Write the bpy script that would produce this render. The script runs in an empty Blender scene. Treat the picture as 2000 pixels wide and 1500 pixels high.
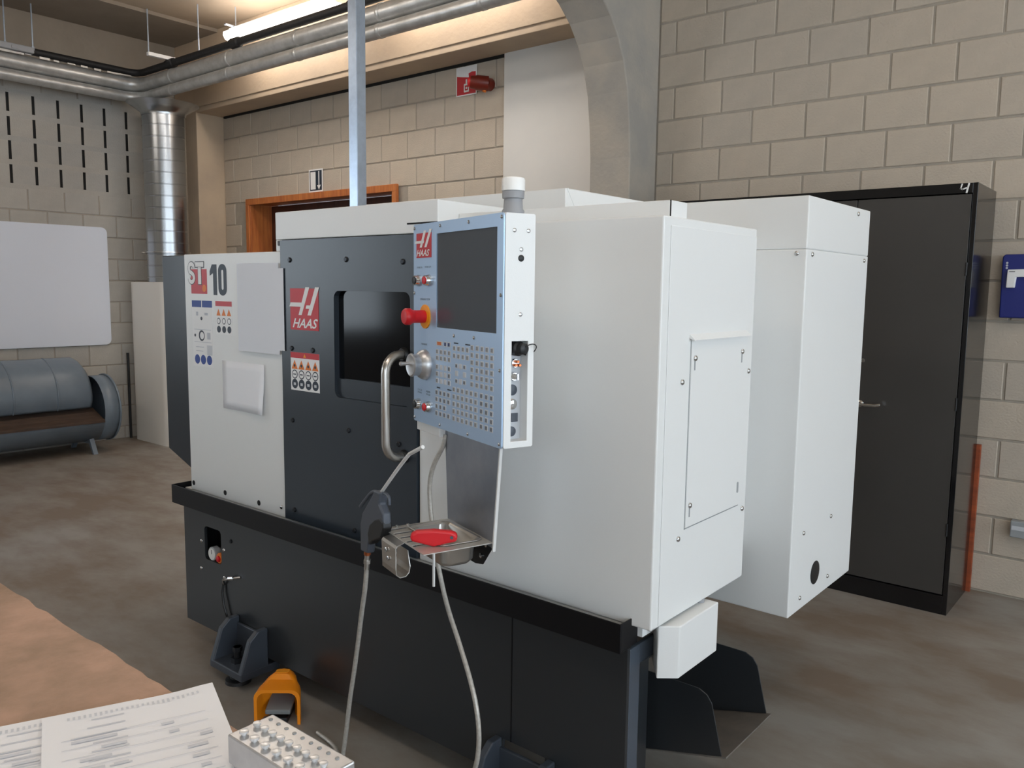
import bpy, bmesh, math, random
from mathutils import Vector, Matrix
from mathutils.geometry import tessellate_polygon

random.seed(7)
scene = bpy.context.scene
COL = scene.collection
PI = math.pi

# ------------------------------------------------------------------ camera
F_PX = 1607.88
cam_data = bpy.data.cameras.new('camera')
cam_data.sensor_fit = 'HORIZONTAL'
cam_data.sensor_width = 36.0
cam_data.lens = 36.0 * F_PX / 2000.0
cam_data.clip_start = 0.02
cam = bpy.data.objects.new('camera', cam_data)
COL.objects.link(cam)
_r = Vector((0.77028307, 0.63758256, 0.01234795))
_u = Vector((-0.08263611, 0.08059786, 0.99331529))
_f = Vector((-0.63232528, 0.76615434, -0.11477051))
cam.matrix_world = Matrix(((_r.x, _u.x, -_f.x, 0.0), (_r.y, _u.y, -_f.y, 0.0),
                           (_r.z, _u.z, -_f.z, 1.47), (0, 0, 0, 1)))
scene.camera = cam

# ------------------------------------------------------------------ world / exposure
world = bpy.data.worlds.new('sky')
scene.world = world
world.use_nodes = True
bg = world.node_tree.nodes['Background']
bg.inputs[0].default_value = (0.79, 0.90, 1.0, 1)
bg.inputs[1].default_value = 5.5
scene.view_settings.view_transform = 'Standard'
scene.view_settings.look = 'None'
scene.view_settings.exposure = -0.08
scene.view_settings.gamma = 1.0
scene.view_settings.use_curve_mapping = False
LAMP_STRENGTH = 15.0
LAMP_COLOR = (1.0, 0.91, 0.82)

# ------------------------------------------------------------------ materials
def lin(c):
    o = []
    for v in c[:3]:
        v /= 255.0
        o.append(v / 12.92 if v <= 0.04045 else ((v + 0.055) / 1.055) ** 2.4)
    return (o[0], o[1], o[2], 1.0)

MATS = {}
def mat(name, col, rough=0.5, metal=0.0, col2=None, nscale=6.0, ndetail=5.0, bump=0.0, bscale=60.0,
        coat=0.0, rough2=None, stretch=None, spec=0.5, contrast=(0.35, 0.65), obj_random=None):
    m = bpy.data.materials.new(name)
    m.use_nodes = True
    nt = m.node_tree
    b = nt.nodes['Principled BSDF']
    b.inputs['Base Color'].default_value = lin(col)
    b.inputs['Roughness'].default_value = rough
    b.inputs['Metallic'].default_value = metal
    b.inputs['Specular IOR Level'].default_value = spec
    if coat:
        b.inputs['Coat Weight'].default_value = coat
        b.inputs['Coat Roughness'].default_value = 0.08
    tc = nt.nodes.new('ShaderNodeTexCoord')
    vec = tc.outputs['Object']
    if stretch:
        mp = nt.nodes.new('ShaderNodeMapping')
        mp.inputs['Scale'].default_value = stretch
        nt.links.new(vec, mp.inputs[0])
        vec = mp.outputs[0]
    colout = None
    if col2 is not None or rough2 is not None:
        n = nt.nodes.new('ShaderNodeTexNoise')
        n.inputs['Scale'].default_value = nscale
        n.inputs['Detail'].default_value = ndetail
        n.inputs['Roughness'].default_value = 0.6
        nt.links.new(vec, n.inputs['Vector'])
        mr = nt.nodes.new('ShaderNodeMapRange')
        mr.inputs[1].default_value = contrast[0]
        mr.inputs[2].default_value = contrast[1]
        nt.links.new(n.outputs['Fac'], mr.inputs[0])
        if col2 is not None:
            mx = nt.nodes.new('ShaderNodeMix')
            mx.data_type = 'RGBA'
            mx.inputs[6].default_value = lin(col)
            mx.inputs[7].default_value = lin(col2)
            nt.links.new(mr.outputs[0], mx.inputs[0])
            colout = mx.outputs[2]
        if rough2 is not None:
            rr = nt.nodes.new('ShaderNodeMapRange')
            rr.inputs[3].default_value = rough
            rr.inputs[4].default_value = rough2
            nt.links.new(mr.outputs[0], rr.inputs[0])
            nt.links.new(rr.outputs[0], b.inputs['Roughness'])
    if obj_random:
        oi = nt.nodes.new('ShaderNodeObjectInfo')
        cr = nt.nodes.new('ShaderNodeValToRGB')
        els = cr.color_ramp.elements
        cr.color_ramp.interpolation = 'LINEAR'
        els[0].position = 0.0
        els[0].color = lin(obj_random[0])
        els[1].position = 1.0 / len(obj_random)
        els[1].color = lin(obj_random[1])
        for i in range(2, len(obj_random)):
            e = els.new(i / len(obj_random))
            e.color = lin(obj_random[i])
        nt.links.new(oi.outputs['Random'], cr.inputs[0])
        if colout is not None:
            mx2 = nt.nodes.new('ShaderNodeMix')
            mx2.data_type = 'RGBA'
            mx2.inputs[0].default_value = 0.5
            nt.links.new(colout, mx2.inputs[6])
            nt.links.new(cr.outputs[0], mx2.inputs[7])
            colout = mx2.outputs[2]
        else:
            colout = cr.outputs[0]
    if colout is not None:
        nt.links.new(colout, b.inputs['Base Color'])
    if bump:
        n2 = nt.nodes.new('ShaderNodeTexNoise')
        n2.inputs['Scale'].default_value = bscale
        n2.inputs['Detail'].default_value = 4.0
        nt.links.new(vec, n2.inputs['Vector'])
        bp = nt.nodes.new('ShaderNodeBump')
        bp.inputs['Strength'].default_value = bump
        bp.inputs['Distance'].default_value = 0.01
        nt.links.new(n2.outputs['Fac'], bp.inputs['Height'])
        nt.links.new(bp.outputs[0], b.inputs['Normal'])
    MATS[name] = m
    return m

def emis(name, col, strength):
    m = bpy.data.materials.new(name)
    m.use_nodes = True
    b = m.node_tree.nodes['Principled BSDF']
    b.inputs['Base Color'].default_value = (0.8, 0.8, 0.8, 1)
    b.inputs['Emission Color'].default_value = (*col, 1)
    b.inputs['Emission Strength'].default_value = strength
    MATS[name] = m
    return m

M = MATS
mat('white_paint', (226, 227, 226), 0.38, bump=0.04, bscale=400)
mat('anthracite_paint', (45, 52, 60), 0.30, bump=0.04, bscale=500)
mat('base_paint', (41, 44, 47), 0.28, bump=0.03, bscale=500)
mat('cast_grey', (60, 66, 75), 0.4)
mat('chute_lit_grey', (112, 106, 100), 0.5, col2=(96, 92, 88), nscale=14)  # chute floor: light falling on the sheet is put into this paler grey
mat('frame_paint_lit', (70, 78, 88), 0.24)  # base paint made paler, sky reflection on the side put into the colour
mat('black_paint', (6, 6, 10), 0.45, spec=0.3)
mat('black_gloss', (20, 20, 22), 0.14)
mat('cabinet_black', (62, 60, 58), 0.34, col2=(66, 64, 62), nscale=2.0)
mat('dark_void', (6, 6, 7), 0.8)
mat('black_plastic', (26, 27, 29), 0.45)
mat('slate_plastic', (74, 80, 90), 0.42)
mat('stainless', (200, 197, 192), 0.28, 0.9)
mat('shelf_steel', (196, 193, 186), 0.42, 0.6)
mat('stainless_dull', (158, 160, 166), 0.42, 0.85, col2=(140, 144, 152), nscale=7)
mat('chrome_soft', (232, 232, 232), 0.3, 0.5)
mat('bright_edge', (226, 226, 224), 0.3, 0.2)
mat('chrome', (225, 225, 225), 0.12, 1.0)
mat('pendant_steel', (172, 195, 221), 0.38, 0.42)  # blue of the reflected sky is mixed into the steel colour
mat('zinc', (190, 204, 222), 0.32, 0.7, col2=(178, 192, 210), nscale=30)
mat('duct_metal', (178, 182, 186), 0.26, 1.0)
mat('foil', (196, 197, 196), 0.30, 0.55, col2=(172, 172, 170), nscale=9, bump=0.3, bscale=14, rough2=0.42)
mat('pipe_black', (24, 24, 26), 0.6, bump=0.3, bscale=30)
mat('screw_metal', (200, 200, 200), 0.25, 1.0)
mat('screw_dark', (40, 42, 46), 0.35, 0.6)
mat('red', (205, 24, 34), 0.40)
mat('logo_red', (190, 28, 40), 0.45)
mat('dark_red', (112, 34, 22), 0.35)
mat('yellow', (236, 150, 24), 0.5)
mat('orange', (238, 140, 20), 0.42)
mat('sticker_white', (232, 232, 232), 0.5)
mat('sticker_grey', (196, 199, 204), 0.5)
mat('sticker_blue', (26, 62, 140), 0.5)
mat('sticker_dark', (34, 44, 58), 0.5)
mat('sticker_orange', (222, 120, 40), 0.5)
mat('print_grey', (188, 192, 200), 0.7)
mat('print_faint', (208, 211, 218), 0.8)
mat('print_dark', (82, 86, 96), 0.7)
mat('key_rim', (196, 198, 202), 0.55)
mat('key_cap', (140, 141, 144), 0.6)
mat('key_orange', (206, 120, 70), 0.6)
mat('key_blue', (52, 66, 110), 0.6)
mat('key_dark', (112, 116, 124), 0.6)
mat('copper', (196, 112, 70), 0.3, 0.9)
mat('grey_plastic', (150, 152, 156), 0.45)
mat('lens_white', (240, 240, 238), 0.35)
mat('hose_grey', (190, 186, 178), 0.38, 0.25, col2=(166, 162, 155), nscale=120)
mat('concrete', (160, 156, 149), 0.75, col2=(176, 168, 156), nscale=3.5, bump=0.25, bscale=40)
mat('concrete_beam', (190, 170, 146), 0.75, col2=(176, 158, 138), nscale=2.5, bump=0.2, bscale=30)
mat('ceiling_paint', (182, 166, 146), 0.85, col2=(170, 156, 138), nscale=1.3, bump=0.1, bscale=30)
mat('mortar', (164, 156, 144), 0.9, col2=(154, 147, 137), nscale=20)
mat('block', (186, 175, 160), 0.88, col2=(174, 165, 152), nscale=9, bump=0.3, bscale=90,
    obj_random=[(188, 175, 158), (182, 172, 159), (190, 176, 158), (179, 170, 158), (193, 180, 163)])
mat('block_grey', (176, 173, 166), 0.88, col2=(164, 161, 155), nscale=9, bump=0.3, bscale=90,
    obj_random=[(178, 174, 167), (170, 168, 163), (180, 174, 164), (168, 166, 162), (184, 179, 170)])
mat('unlit_concrete', (150, 139, 126), 0.85, col2=(138, 128, 116), nscale=2.0, bump=0.15, bscale=30)  # ceiling and wall tone with the missing lamp light painted in
mat('cover_white', (238, 236, 231), 0.5)
mat('plaster_white', (214, 212, 208), 0.7, col2=(208, 207, 204), nscale=2)
mat('floor', (148, 144, 138), 0.32, col2=(124, 111, 99), nscale=1.9, ndetail=12, bump=0.06, bscale=25, rough2=0.52,
    contrast=(0.36, 0.62), stretch=(0.8, 1.4, 1))
mat('oak', (196, 120, 62), 0.45, col2=(166, 92, 48), nscale=6, stretch=(6, 6, 0.6))
mat('door_brown', (80, 42, 28), 0.35, col2=(62, 34, 24), nscale=5, stretch=(6, 6, 0.6))
mat('bench_wood', (188, 152, 130), 0.62, col2=(150, 124, 102), nscale=7, ndetail=9, bump=0.2, bscale=60)
mat('bench_edge', (120, 92, 70), 0.7, col2=(92, 72, 56), nscale=16)
mat('seat_wood', (84, 66, 54), 0.6, col2=(62, 48, 40), nscale=10, stretch=(8, 0.8, 8))
mat('plank_orange', (168, 80, 40), 0.6, col2=(120, 56, 30), nscale=6, stretch=(1, 1, 3))
mat('drum_blue', (120, 133, 146), 0.34, col2=(110, 123, 136), nscale=5)
mat('paper', (238, 239, 243), 0.8)
mat('paper_shade', (226, 229, 236), 0.8)
mat('board_white', (222, 228, 240), 0.4)
mat('alu', (206, 206, 206), 0.35, 0.75, col2=(190, 190, 192), nscale=20)
mat('blue_plastic', (22, 34, 112), 0.4)
mat('trunk_grey', (150, 154, 156), 0.5)
mat('glass_dark', (9, 11, 16), 0.10, spec=0.25)
mat('screen_glass', (78, 85, 93), 0.14, spec=0.4)  # dark screen made paler, reflections put into the base colour
mat('pedal_grey', (120, 124, 126), 0.5)
mat('brochure', (48, 56, 70), 0.35, col2=(140, 166, 196), nscale=22, contrast=(0.48, 0.56))
mat('wall_plain', (176, 166, 152), 0.9)
mat('window_frame', (60, 62, 64), 0.5)
emis('tube_light', LAMP_COLOR, LAMP_STRENGTH)

# ------------------------------------------------------------------ mesh helpers
class MB:
    def __init__(self, T=None):
        self.v = []
        self.f = []
        self.s = []          # smooth flags
        self.mi = []
        self.T = T
        self.cur = 0
    def _add(self, vs, fs, smooth=False):
        o = len(self.v)
        for p in vs:
            self.v.append(tuple(self.T(*p)) if self.T else tuple(p))
        for f in fs:
            self.f.append([i + o for i in f])
            self.s.append(smooth)
            self.mi.append(self.cur)
        return self
    def box(self, x0, x1, y0, y1, z0, z1):
        vs = [(x0, y0, z0), (x1, y0, z0), (x1, y1, z0), (x0, y1, z0), (x0, y0, z1), (x1, y0, z1), (x1, y1, z1), (x0, y1, z1)]
        fs = [(0, 3, 2, 1), (4, 5, 6, 7), (0, 1, 5, 4), (1, 2, 6, 5), (2, 3, 7, 6), (3, 0, 4, 7)]
        return self._add(vs, fs)
    def prism(self, pts, axis, a0, a1, holes=()):
        """extrude a 2-D outline along an axis; pts are in the two other axes, in xyz order"""
        def put(p, a):
            if axis == 'x': return (a, p[0], p[1])
            if axis == 'y': return (p[0], a, p[1])
            return (p[0], p[1], a)
        loops = [list(pts)] + [list(h) for h in holes]
        flat = [p for l in loops for p in l]
        n = len(flat)
        vs = [put(p, a0) for p in flat] + [put(p, a1) for p in flat]
        if holes:
            tris = tessellate_polygon([[Vector((p[0], p[1], 0)) for p in l] for l in loops])
            fs = [tuple(t) for t in tris] + [tuple(i + n for i in t[::-1]) for t in tris]
        else:
            fs = [tuple(range(n)), tuple(range(2 * n - 1, n - 1, -1))]
        o = 0
        for l in loops:
            k = len(l)
            for i in range(k):
                j = (i + 1) % k
                fs.append((o + i, o + j, o + j + n, o + i + n))
            o += k
        return self._add(vs, fs)
    def tube(self, path, r, seg=10, caps=True, radii=None):
        P = [Vector(p) for p in path]
        n = len(P)
        rings = []
        prev = None
        for i in range(n):
            d = (P[min(i + 1, n - 1)] - P[max(i - 1, 0)]).normalized()
            if prev is None:
                a = Vector((0, 0, 1)) if abs(d.z) < 0.9 else Vector((1, 0, 0))
                x = d.cross(a).normalized()
            else:
                x = (prev - d * prev.dot(d)).normalized()
            prev = x
            y = d.cross(x)
            rr = radii[i] if radii else r
            rings.append([P[i] + (x * math.cos(2 * PI * k / seg) + y * math.sin(2 * PI * k / seg)) * rr for k in range(seg)])
        vs = [tuple(p) for ring in rings for p in ring]
        fs = []
        for i in range(n - 1):
            for k in range(seg):
                k2 = (k + 1) % seg
                fs.append((i * seg + k, i * seg + k2, (i + 1) * seg + k2, (i + 1) * seg + k))
        self._add(vs, fs, True)
        if caps:
            self._add([tuple(p) for p in rings[0]], [tuple(range(seg - 1, -1, -1))])
            self._add([tuple(p) for p in rings[-1]], [tuple(range(seg))])
        return self
    def cyl(self, p0, p1, r0, r1=None, seg=20):
        r1 = r0 if r1 is None else r1
        return self.tube([p0, p1], r0, seg, True, [r0, r1])
    def lathe(self, origin, axis, prof, seg=28):
        """prof: list of (distance along axis, radius)"""
        o = Vector(origin)
        a = Vector(axis).normalized()
        x = a.cross(Vector((0, 0, 1)) if abs(a.z) < 0.9 else Vector((1, 0, 0))).normalized()
        y = a.cross(x)
        vs = []
        for d, r in prof:
            for k in range(seg):
                t = 2 * PI * k / seg
                vs.append(tuple(o + a * d + (x * math.cos(t) + y * math.sin(t)) * r))
        fs = []
        for i in range(len(prof) - 1):
            for k in range(seg):
                k2 = (k + 1) % seg
                fs.append((i * seg + k, i * seg + k2, (i + 1) * seg + k2, (i + 1) * seg + k))
        fs.append(tuple(range(seg - 1, -1, -1)))
        n = len(prof) - 1
        fs.append(tuple(range(n * seg, n * seg + seg)))
        return self._add(vs, fs, True)
    def mesh(self, name, mats):
        me = bpy.data.meshes.new(name)
        me.from_pydata(self.v, [], self.f)
        for m in mats:
            me.materials.append(M[m])
        bm = bmesh.new()
        bm.from_mesh(me)
        for i, fc in enumerate(bm.faces):
            fc.smooth = self.s[i]
            fc.material_index = self.mi[i]
        bmesh.ops.recalc_face_normals(bm, faces=bm.faces)
        bm.to_mesh(me)
        bm.free()
        if any(self.s):
            try:
                me.set_sharp_from_angle(angle=math.radians(40))
            except Exception:
                pass
        return me

def link(name, me, parent=None, bevel=0.0, seg=2, inv=True):
    o = bpy.data.objects.new(name, me)
    COL.objects.link(o)
    if parent is not None:
        o.parent = parent
        if inv:
            o.matrix_parent_inverse = PINV.get(parent.name, Matrix.Identity(4))
            PINV[o.name] = PINV.get(parent.name, Matrix.Identity(4)).copy() if False else Matrix.Identity(4)
    if bevel:
        b = o.modifiers.new('bevel', 'BEVEL')
        b.width = bevel
        b.segments = seg
        b.limit_method = 'ANGLE'
        b.angle_limit = math.radians(40)
        b.harden_normals = False
    return o

PINV = {}
def build(mb, name, material, parent=None, bevel=0.0, seg=2):
    mats = material if isinstance(material, (list, tuple)) else [material]
    return link(name, mb.mesh(name, mats), parent, bevel, seg)

def thing(name, label, cat, loc=(0, 0, 0), group=None):
    o = bpy.data.objects.new(name, None)
    o.empty_display_size = 0.1
    COL.objects.link(o)
    o.location = loc
    PINV[o.name] = Matrix.Translation(loc).inverted()
    o['label'] = label
    o['category'] = cat
    if group:
        o['group'] = group
    return o

def tag(o, label, cat, group=None):
    o['label'] = label
    o['category'] = cat
    if group:
        o['group'] = group
    return o

def structure(o):
    o['kind'] = 'structure'
    return o

def rrect(x0, x1, z0, z1, r, n=5):
    pts = []
    for cx, cz, a in ((x1 - r, z0 + r, -PI / 2), (x1 - r, z1 - r, 0), (x0 + r, z1 - r, PI / 2), (x0 + r, z0 + r, PI)):
        for i in range(n + 1):
            t = a + (PI / 2) * i / n
            pts.append((cx + r * math.cos(t), cz + r * math.sin(t)))
    return pts

def circ(cx, cz, r, n=20):
    return [(cx + r * math.cos(2 * PI * i / n), cz + r * math.sin(2 * PI * i / n)) for i in range(n)]

_txt_cache = {}
def text_geo(s, bold=0.0, shear=0.0):
    """flat glyph geometry, normalised so that the text box is 1 x 1"""
    key = (s, bold, shear)
    if key in _txt_cache:
        return _txt_cache[key]
    cu = bpy.data.curves.new('t', 'FONT')
    cu.body = s
    cu.offset = bold
    cu.shear = shear
    cu.resolution_u = 3
    ob = bpy.data.objects.new('t', cu)
    COL.objects.link(ob)
    dg = bpy.context.evaluated_depsgraph_get()
    dg.update()
    ev = ob.evaluated_get(dg)
    me = ev.to_mesh()
    vs = [tuple(v.co) for v in me.vertices]
    fs = [tuple(p.vertices) for p in me.polygons]
    ev.to_mesh_clear()
    bpy.data.objects.remove(ob)
    bpy.data.curves.remove(cu)
    xs = [v[0] for v in vs]
    ys = [v[1] for v in vs]
    x0, x1, y0, y1 = min(xs), max(xs), min(ys), max(ys)
    vs = [((v[0] - x0) / (x1 - x0), (v[1] - y0) / (y1 - y0)) for v in vs]
    _txt_cache[key] = (vs, fs)
    return vs, fs

def text(mb, s, x0, x1, z0, z1, y, bold=0.0, shear=0.0):
    """lettering in the x-z plane of mb at depth y"""
    vs, fs = text_geo(s, bold, shear)
    mb._add([(x0 + (x1 - x0) * a, y, z0 + (z1 - z0) * b) for a, b in vs], fs)

def poly(mb, pts, y):
    mb._add([(p[0], y, p[1]) for p in pts], [tuple(range(len(pts)))])

# ================================================================== THE SETTING
WY, LX, CZ = 4.55, -7.83, 3.77

mb = MB().box(LX - 0.3, 4.8, -5.3, 5.0, -0.12, 0.0)
structure(build(mb, 'floor', 'floor'))
mb = MB().box(LX - 0.3, 4.8, -5.3, 5.0, CZ, CZ + 0.15)
structure(build(mb, 'ceiling', 'ceiling_paint'))

# block meshes (front face on local y = 0, block spans x 0..w, z 0..h, going back in y)
def block_mesh(w, h, material='block', name='block'):
    b = 0.004
    d = 0.03
    vs = [(0, d, 0), (w, d, 0), (w, d, h), (0, d, h),
          (0, b, 0), (w, b, 0), (w, b, h), (0, b, h),
          (b, 0, b), (w - b, 0, b), (w - b, 0, h - b), (b, 0, h - b)]
    fs = [(8, 9, 10, 11), (4, 5, 9, 8), (5, 6, 10, 9), (6, 7, 11, 10), (7, 4, 8, 11),
          (0, 1, 5, 4), (1, 2, 6, 5), (2, 3, 7, 6), (3, 0, 4, 7)]
    me = bpy.data.meshes.new(name)
    me.from_pydata(vs, [], fs)
    me.materials.append(M[material])
    return me

_bm_cache = {}
def get_block(w, h, material='block'):
    k = (round(w, 3), round(h, 3), material)
    if k not in _bm_cache:
        _bm_cache[k] = block_mesh(*k)
    return _bm_cache[k]

J = 0.010      # joint
def lay_blocks(wall, a0, a1, z0, z1, place, module=0.30, course=0.20, zorg=0.09, skip=None, aorg=0.0, shift=None, material='block'):
    k0 = int(math.floor((z0 - zorg) / course))
    k = k0
    while zorg + k * course < z1 - 0.02:
        zb = max(z0, zorg + k * course)
        zt = min(z1, zorg + (k + 1) * course)
        if zt - zb < 0.04:
            k += 1
            continue
        off = aorg + ((module / 2 if shift is None else shift) if k % 2 else 0.0)
        n = int(math.floor((a0 - off) / module))
        while off + n * module < a1 - 0.02:
            xa = max(a0, off + n * module)
            xb = min(a1, off + (n + 1) * module)
            n += 1
            if xb - xa < 0.05:
                continue
            if skip and skip(xa, xb, zb, zt):
                continue
            w = round(xb - xa - J, 3)
            h = round(zt - zb - J, 3)
            me = get_block(w, h, material)
            o = bpy.data.objects.new('block', me)
            COL.objects.link(o)
            o.parent = wall
            place(o, xa + J / 2, zb + J / 2, w)
        k += 1

# back wall, bay with the doorway (opening cut into it)
DX0, DX1, DZ = -7.00, -4.96, 2.27
mb = MB()
mb.box(LX, DX0, WY + 0.004, WY + 0.3, 0, CZ)
mb.box(DX1, -2.63, WY + 0.004, WY + 0.3, 0, CZ)
mb.box(DX0, DX1, WY + 0.004, WY + 0.3, DZ, CZ)
wall_bl = structure(build(mb, 'wall_back_left', 'mortar'))
def place_back(o, a, z, w):
    o.location = (a, WY - 0.002 + random.uniform(-0.0015, 0.0015), z)
def skip_bl(xa, xb, za, zb):
    return (xb > DX0 - 0.02 and xa < DX1 + 0.02 and za < DZ - 0.02) or zb < 1.25
lay_blocks(wall_bl, -7.44, -3.83, 1.2, 3.09, place_back, skip=skip_bl, aorg=-3.934, module=0.303, course=0.2065, zorg=-0.012, shift=0.10)

mb = MB().box(-2.63, 4.8, WY + 0.004, WY + 0.3, 0, CZ)
wall_br = structure(build(mb, 'wall_back_right', 'mortar'))
def skip_br(xa, xb, za, zb):
    return xb < -0.80 and zb < 1.5
lay_blocks(wall_br, -2.63, 0.75, 0.0, 3.45, place_back, skip=skip_br, aorg=-1.60, zorg=0.195, course=0.1915, module=0.306, shift=0.19)

# left wall with ventilation slots
mb = MB()
mb.box(LX - 0.3, LX - 0.004, -0.9, WY, 0, CZ)
mb.box(LX - 0.3, LX - 0.004, -5.0, -3.8, 0, CZ)
mb.box(LX - 0.3, LX - 0.004, -3.8, -0.9, 0, 0.9)
mb.box(LX - 0.3, LX - 0.004, -3.8, -0.9, 3.1, CZ)
wall_l = structure(build(mb, 'wall_left', 'mortar'))
def place_left(o, a, z, w):
    # mirrored so that the face looks to +x
    o.rotation_euler = (0, 0, PI / 2)
    o.location = (LX + 0.002 + random.uniform(-0.0015, 0.0015), a, z)
S0, S1 = 2.29, 3.08           # slotted courses
def skip_l(ya, yb, za, zb):
    return za >= S0 - 0.05 and zb <= S1 + 0.05
lay_blocks(wall_l, 2.05, 4.27, 0.0, 3.45, place_left, skip=skip_l, aorg=2.755, zorg=S0 - 12 * 0.1975, course=0.1975, material='block_grey')
slot_y = [2.585 + 0.2 * i for i in range(7)]
mb = MB()
mb.box(LX - 0.003, LX - 0.001, 2.05, 4.0, S0, S1)
o = build(mb, 'slot_backing', 'dark_void', wall_l)
for c in range(4):
    zb = S0 + c * 0.1975
    edges = [2.185, 2.385] + slot_y + [4.0]
    for i in range(len(edges) - 1):
        ya, yb = edges[i] + 0.0105, edges[i + 1] - 0.0105
        me = get_block(yb - ya, 0.1975, 'block_grey')
        o = bpy.data.objects.new('block', me)
        COL.objects.link(o)
        o.parent = wall_l
        o.rotation_euler = (0, 0, PI / 2)
        o.location = (LX + 0.002, ya, zb)
    mb = MB().box(LX - 0.002, LX + 0.0025, 2.05, 4.0, zb - 0.021, zb + 0.021)
    build(mb, 'bed_joint', 'block_grey', wall_l)
mb = MB().box(LX - 0.002, LX + 0.0025, 2.05, 4.0, S1 - 0.021, S1 + 0.021)
build(mb, 'bed_joint', 'block_grey', wall_l)

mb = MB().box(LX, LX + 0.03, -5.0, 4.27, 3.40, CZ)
structure(build(mb, 'trim_3', 'unlit_concrete'))  # band over the upper wall, its shade put into the colour
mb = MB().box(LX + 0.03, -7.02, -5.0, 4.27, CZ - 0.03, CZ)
structure(build(mb, 'trim_4', 'unlit_concrete'))  # thin sheet painting the unlit part of the ceiling darker
# walls behind and to the right of the camera, with window openings to the sky
mb = MB()
FW_PIERS = ((-8.13, 0.2), (1.4, 3.0), (4.4, 4.8))
mb.box(LX - 0.3, 4.8, -5.3, -5.0, 0, 1.0)
mb.box(LX - 0.3, 4.8, -5.3, -5.0, 3.2, CZ)
for x, x1 in FW_PIERS:
    mb.box(x, x1, -5.3, -5.0, 1.0, 3.2)
structure(build(mb, 'wall_front', 'wall_plain'))
mb = MB()
mb.box(4.5, 4.8, -5.3, 5.0, 0, 0.5)
mb.box(4.5, 4.8, -5.3, 5.0, 3.4, CZ)
for y in (-5.3, -1.8, 1.6, 4.4):
    mb.box(4.5, 4.8, y, y + 0.45, 0.5, 3.4)
structure(build(mb, 'wall_right', 'wall_plain'))
def window(n, pts):
    m_ = MB()
    for b in pts:
        m_.box(*b)
    structure(build(m_, 'window_%d' % n, 'window_frame'))
n = 1
for x0, x1 in ((0.2, 1.4), (3.0, 4.4)):
    xm = (x0 + x1) / 2
    window(n, [(x0, x1, -5.2, -5.14, 1.0, 1.06), (x0, x1, -5.2, -5.14, 3.14, 3.2), (x0, x0 + 0.06, -5.2, -5.14, 1.06, 3.14),
               (x1 - 0.06, x1, -5.2, -5.14, 1.06, 3.14), (xm - 0.03, xm + 0.03, -5.2, -5.14, 1.06, 3.14)])
    n += 1
window(n, [(LX - 0.2, LX - 0.14, -3.8, -0.9, 0.9, 0.96), (LX - 0.2, LX - 0.14, -3.8, -0.9, 3.04, 3.1), (LX - 0.2, LX - 0.14, -3.8, -3.74, 0.96, 3.04),
           (LX - 0.2, LX - 0.14, -0.96, -0.9, 0.96, 3.04), (LX - 0.2, LX - 0.14, -2.38, -2.32, 0.96, 3.04)])
n += 1
for y0, y1 in ((-4.85, -1.8), (-1.35, 1.6), (2.05, 4.4)):
    ym = (y0 + y1) / 2
    window(n, [(4.64, 4.7, y0, y1, 0.5, 0.56), (4.64, 4.7, y0, y1, 3.34, 3.4), (4.64, 4.7, y0, y0 + 0.06, 0.56, 3.34),
               (4.64, 4.7, y1 - 0.06, y1, 0.56, 3.34), (4.64, 4.7, ym - 0.03, ym + 0.03, 0.56, 3.34)])
    n += 1

# concrete beam over the doorway bay, resting on the corner pier and the arched frame
mb = MB().box(-7.44, -2.92, 4.27, WY + 0.02, 3.09, CZ)
mb.box(-7.44, -2.92, 4.262, 4.27, 3.135, CZ)
o = structure(build(mb, 'concrete_beam', 'concrete_beam', bevel=0.006))
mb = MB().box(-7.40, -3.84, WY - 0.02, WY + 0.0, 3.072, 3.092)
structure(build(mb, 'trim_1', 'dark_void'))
mb = MB().box(LX, -7.44, 4.27, WY + 0.02, 0, CZ)
structure(build(mb, 'concrete_pier', 'concrete_beam', bevel=0.008))

# arched portal frame: column with a haunch sweeping over towards the viewer
prof = [(4.55, 0.0), (4.25, 0.0), (4.25, 2.25), (4.232, 2.45), (4.205, 2.62), (4.155, 2.775), (4.09, 2.89), (4.01, 2.985),
        (3.90, 3.07), (3.74, 3.15), (3.50, 3.22), (3.1, 3.27), (2.4, 3.30), (0.5, 3.30), (-3.0, 3.30), (-4.99, 3.30), (-4.99, CZ), (4.55, CZ)]
mb = MB().prism(prof, 'x', -2.915, -2.63)
portal = structure(build(mb, 'concrete_portal_frame', 'concrete', bevel=0.008))
mb = MB().prism(circ(-2.70, 2.42, 0.03, 14), 'y', 4.2455, 4.2495)
build(mb, 'filler_patch', 'plaster_white', portal)

# white plastered strip of wall between blockwork and column
mb = MB().box(-3.835, -2.90, WY - 0.03, WY + 0.01, 0, 3.11)
structure(build(mb, 'trim_2', 'plaster_white'))

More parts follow.
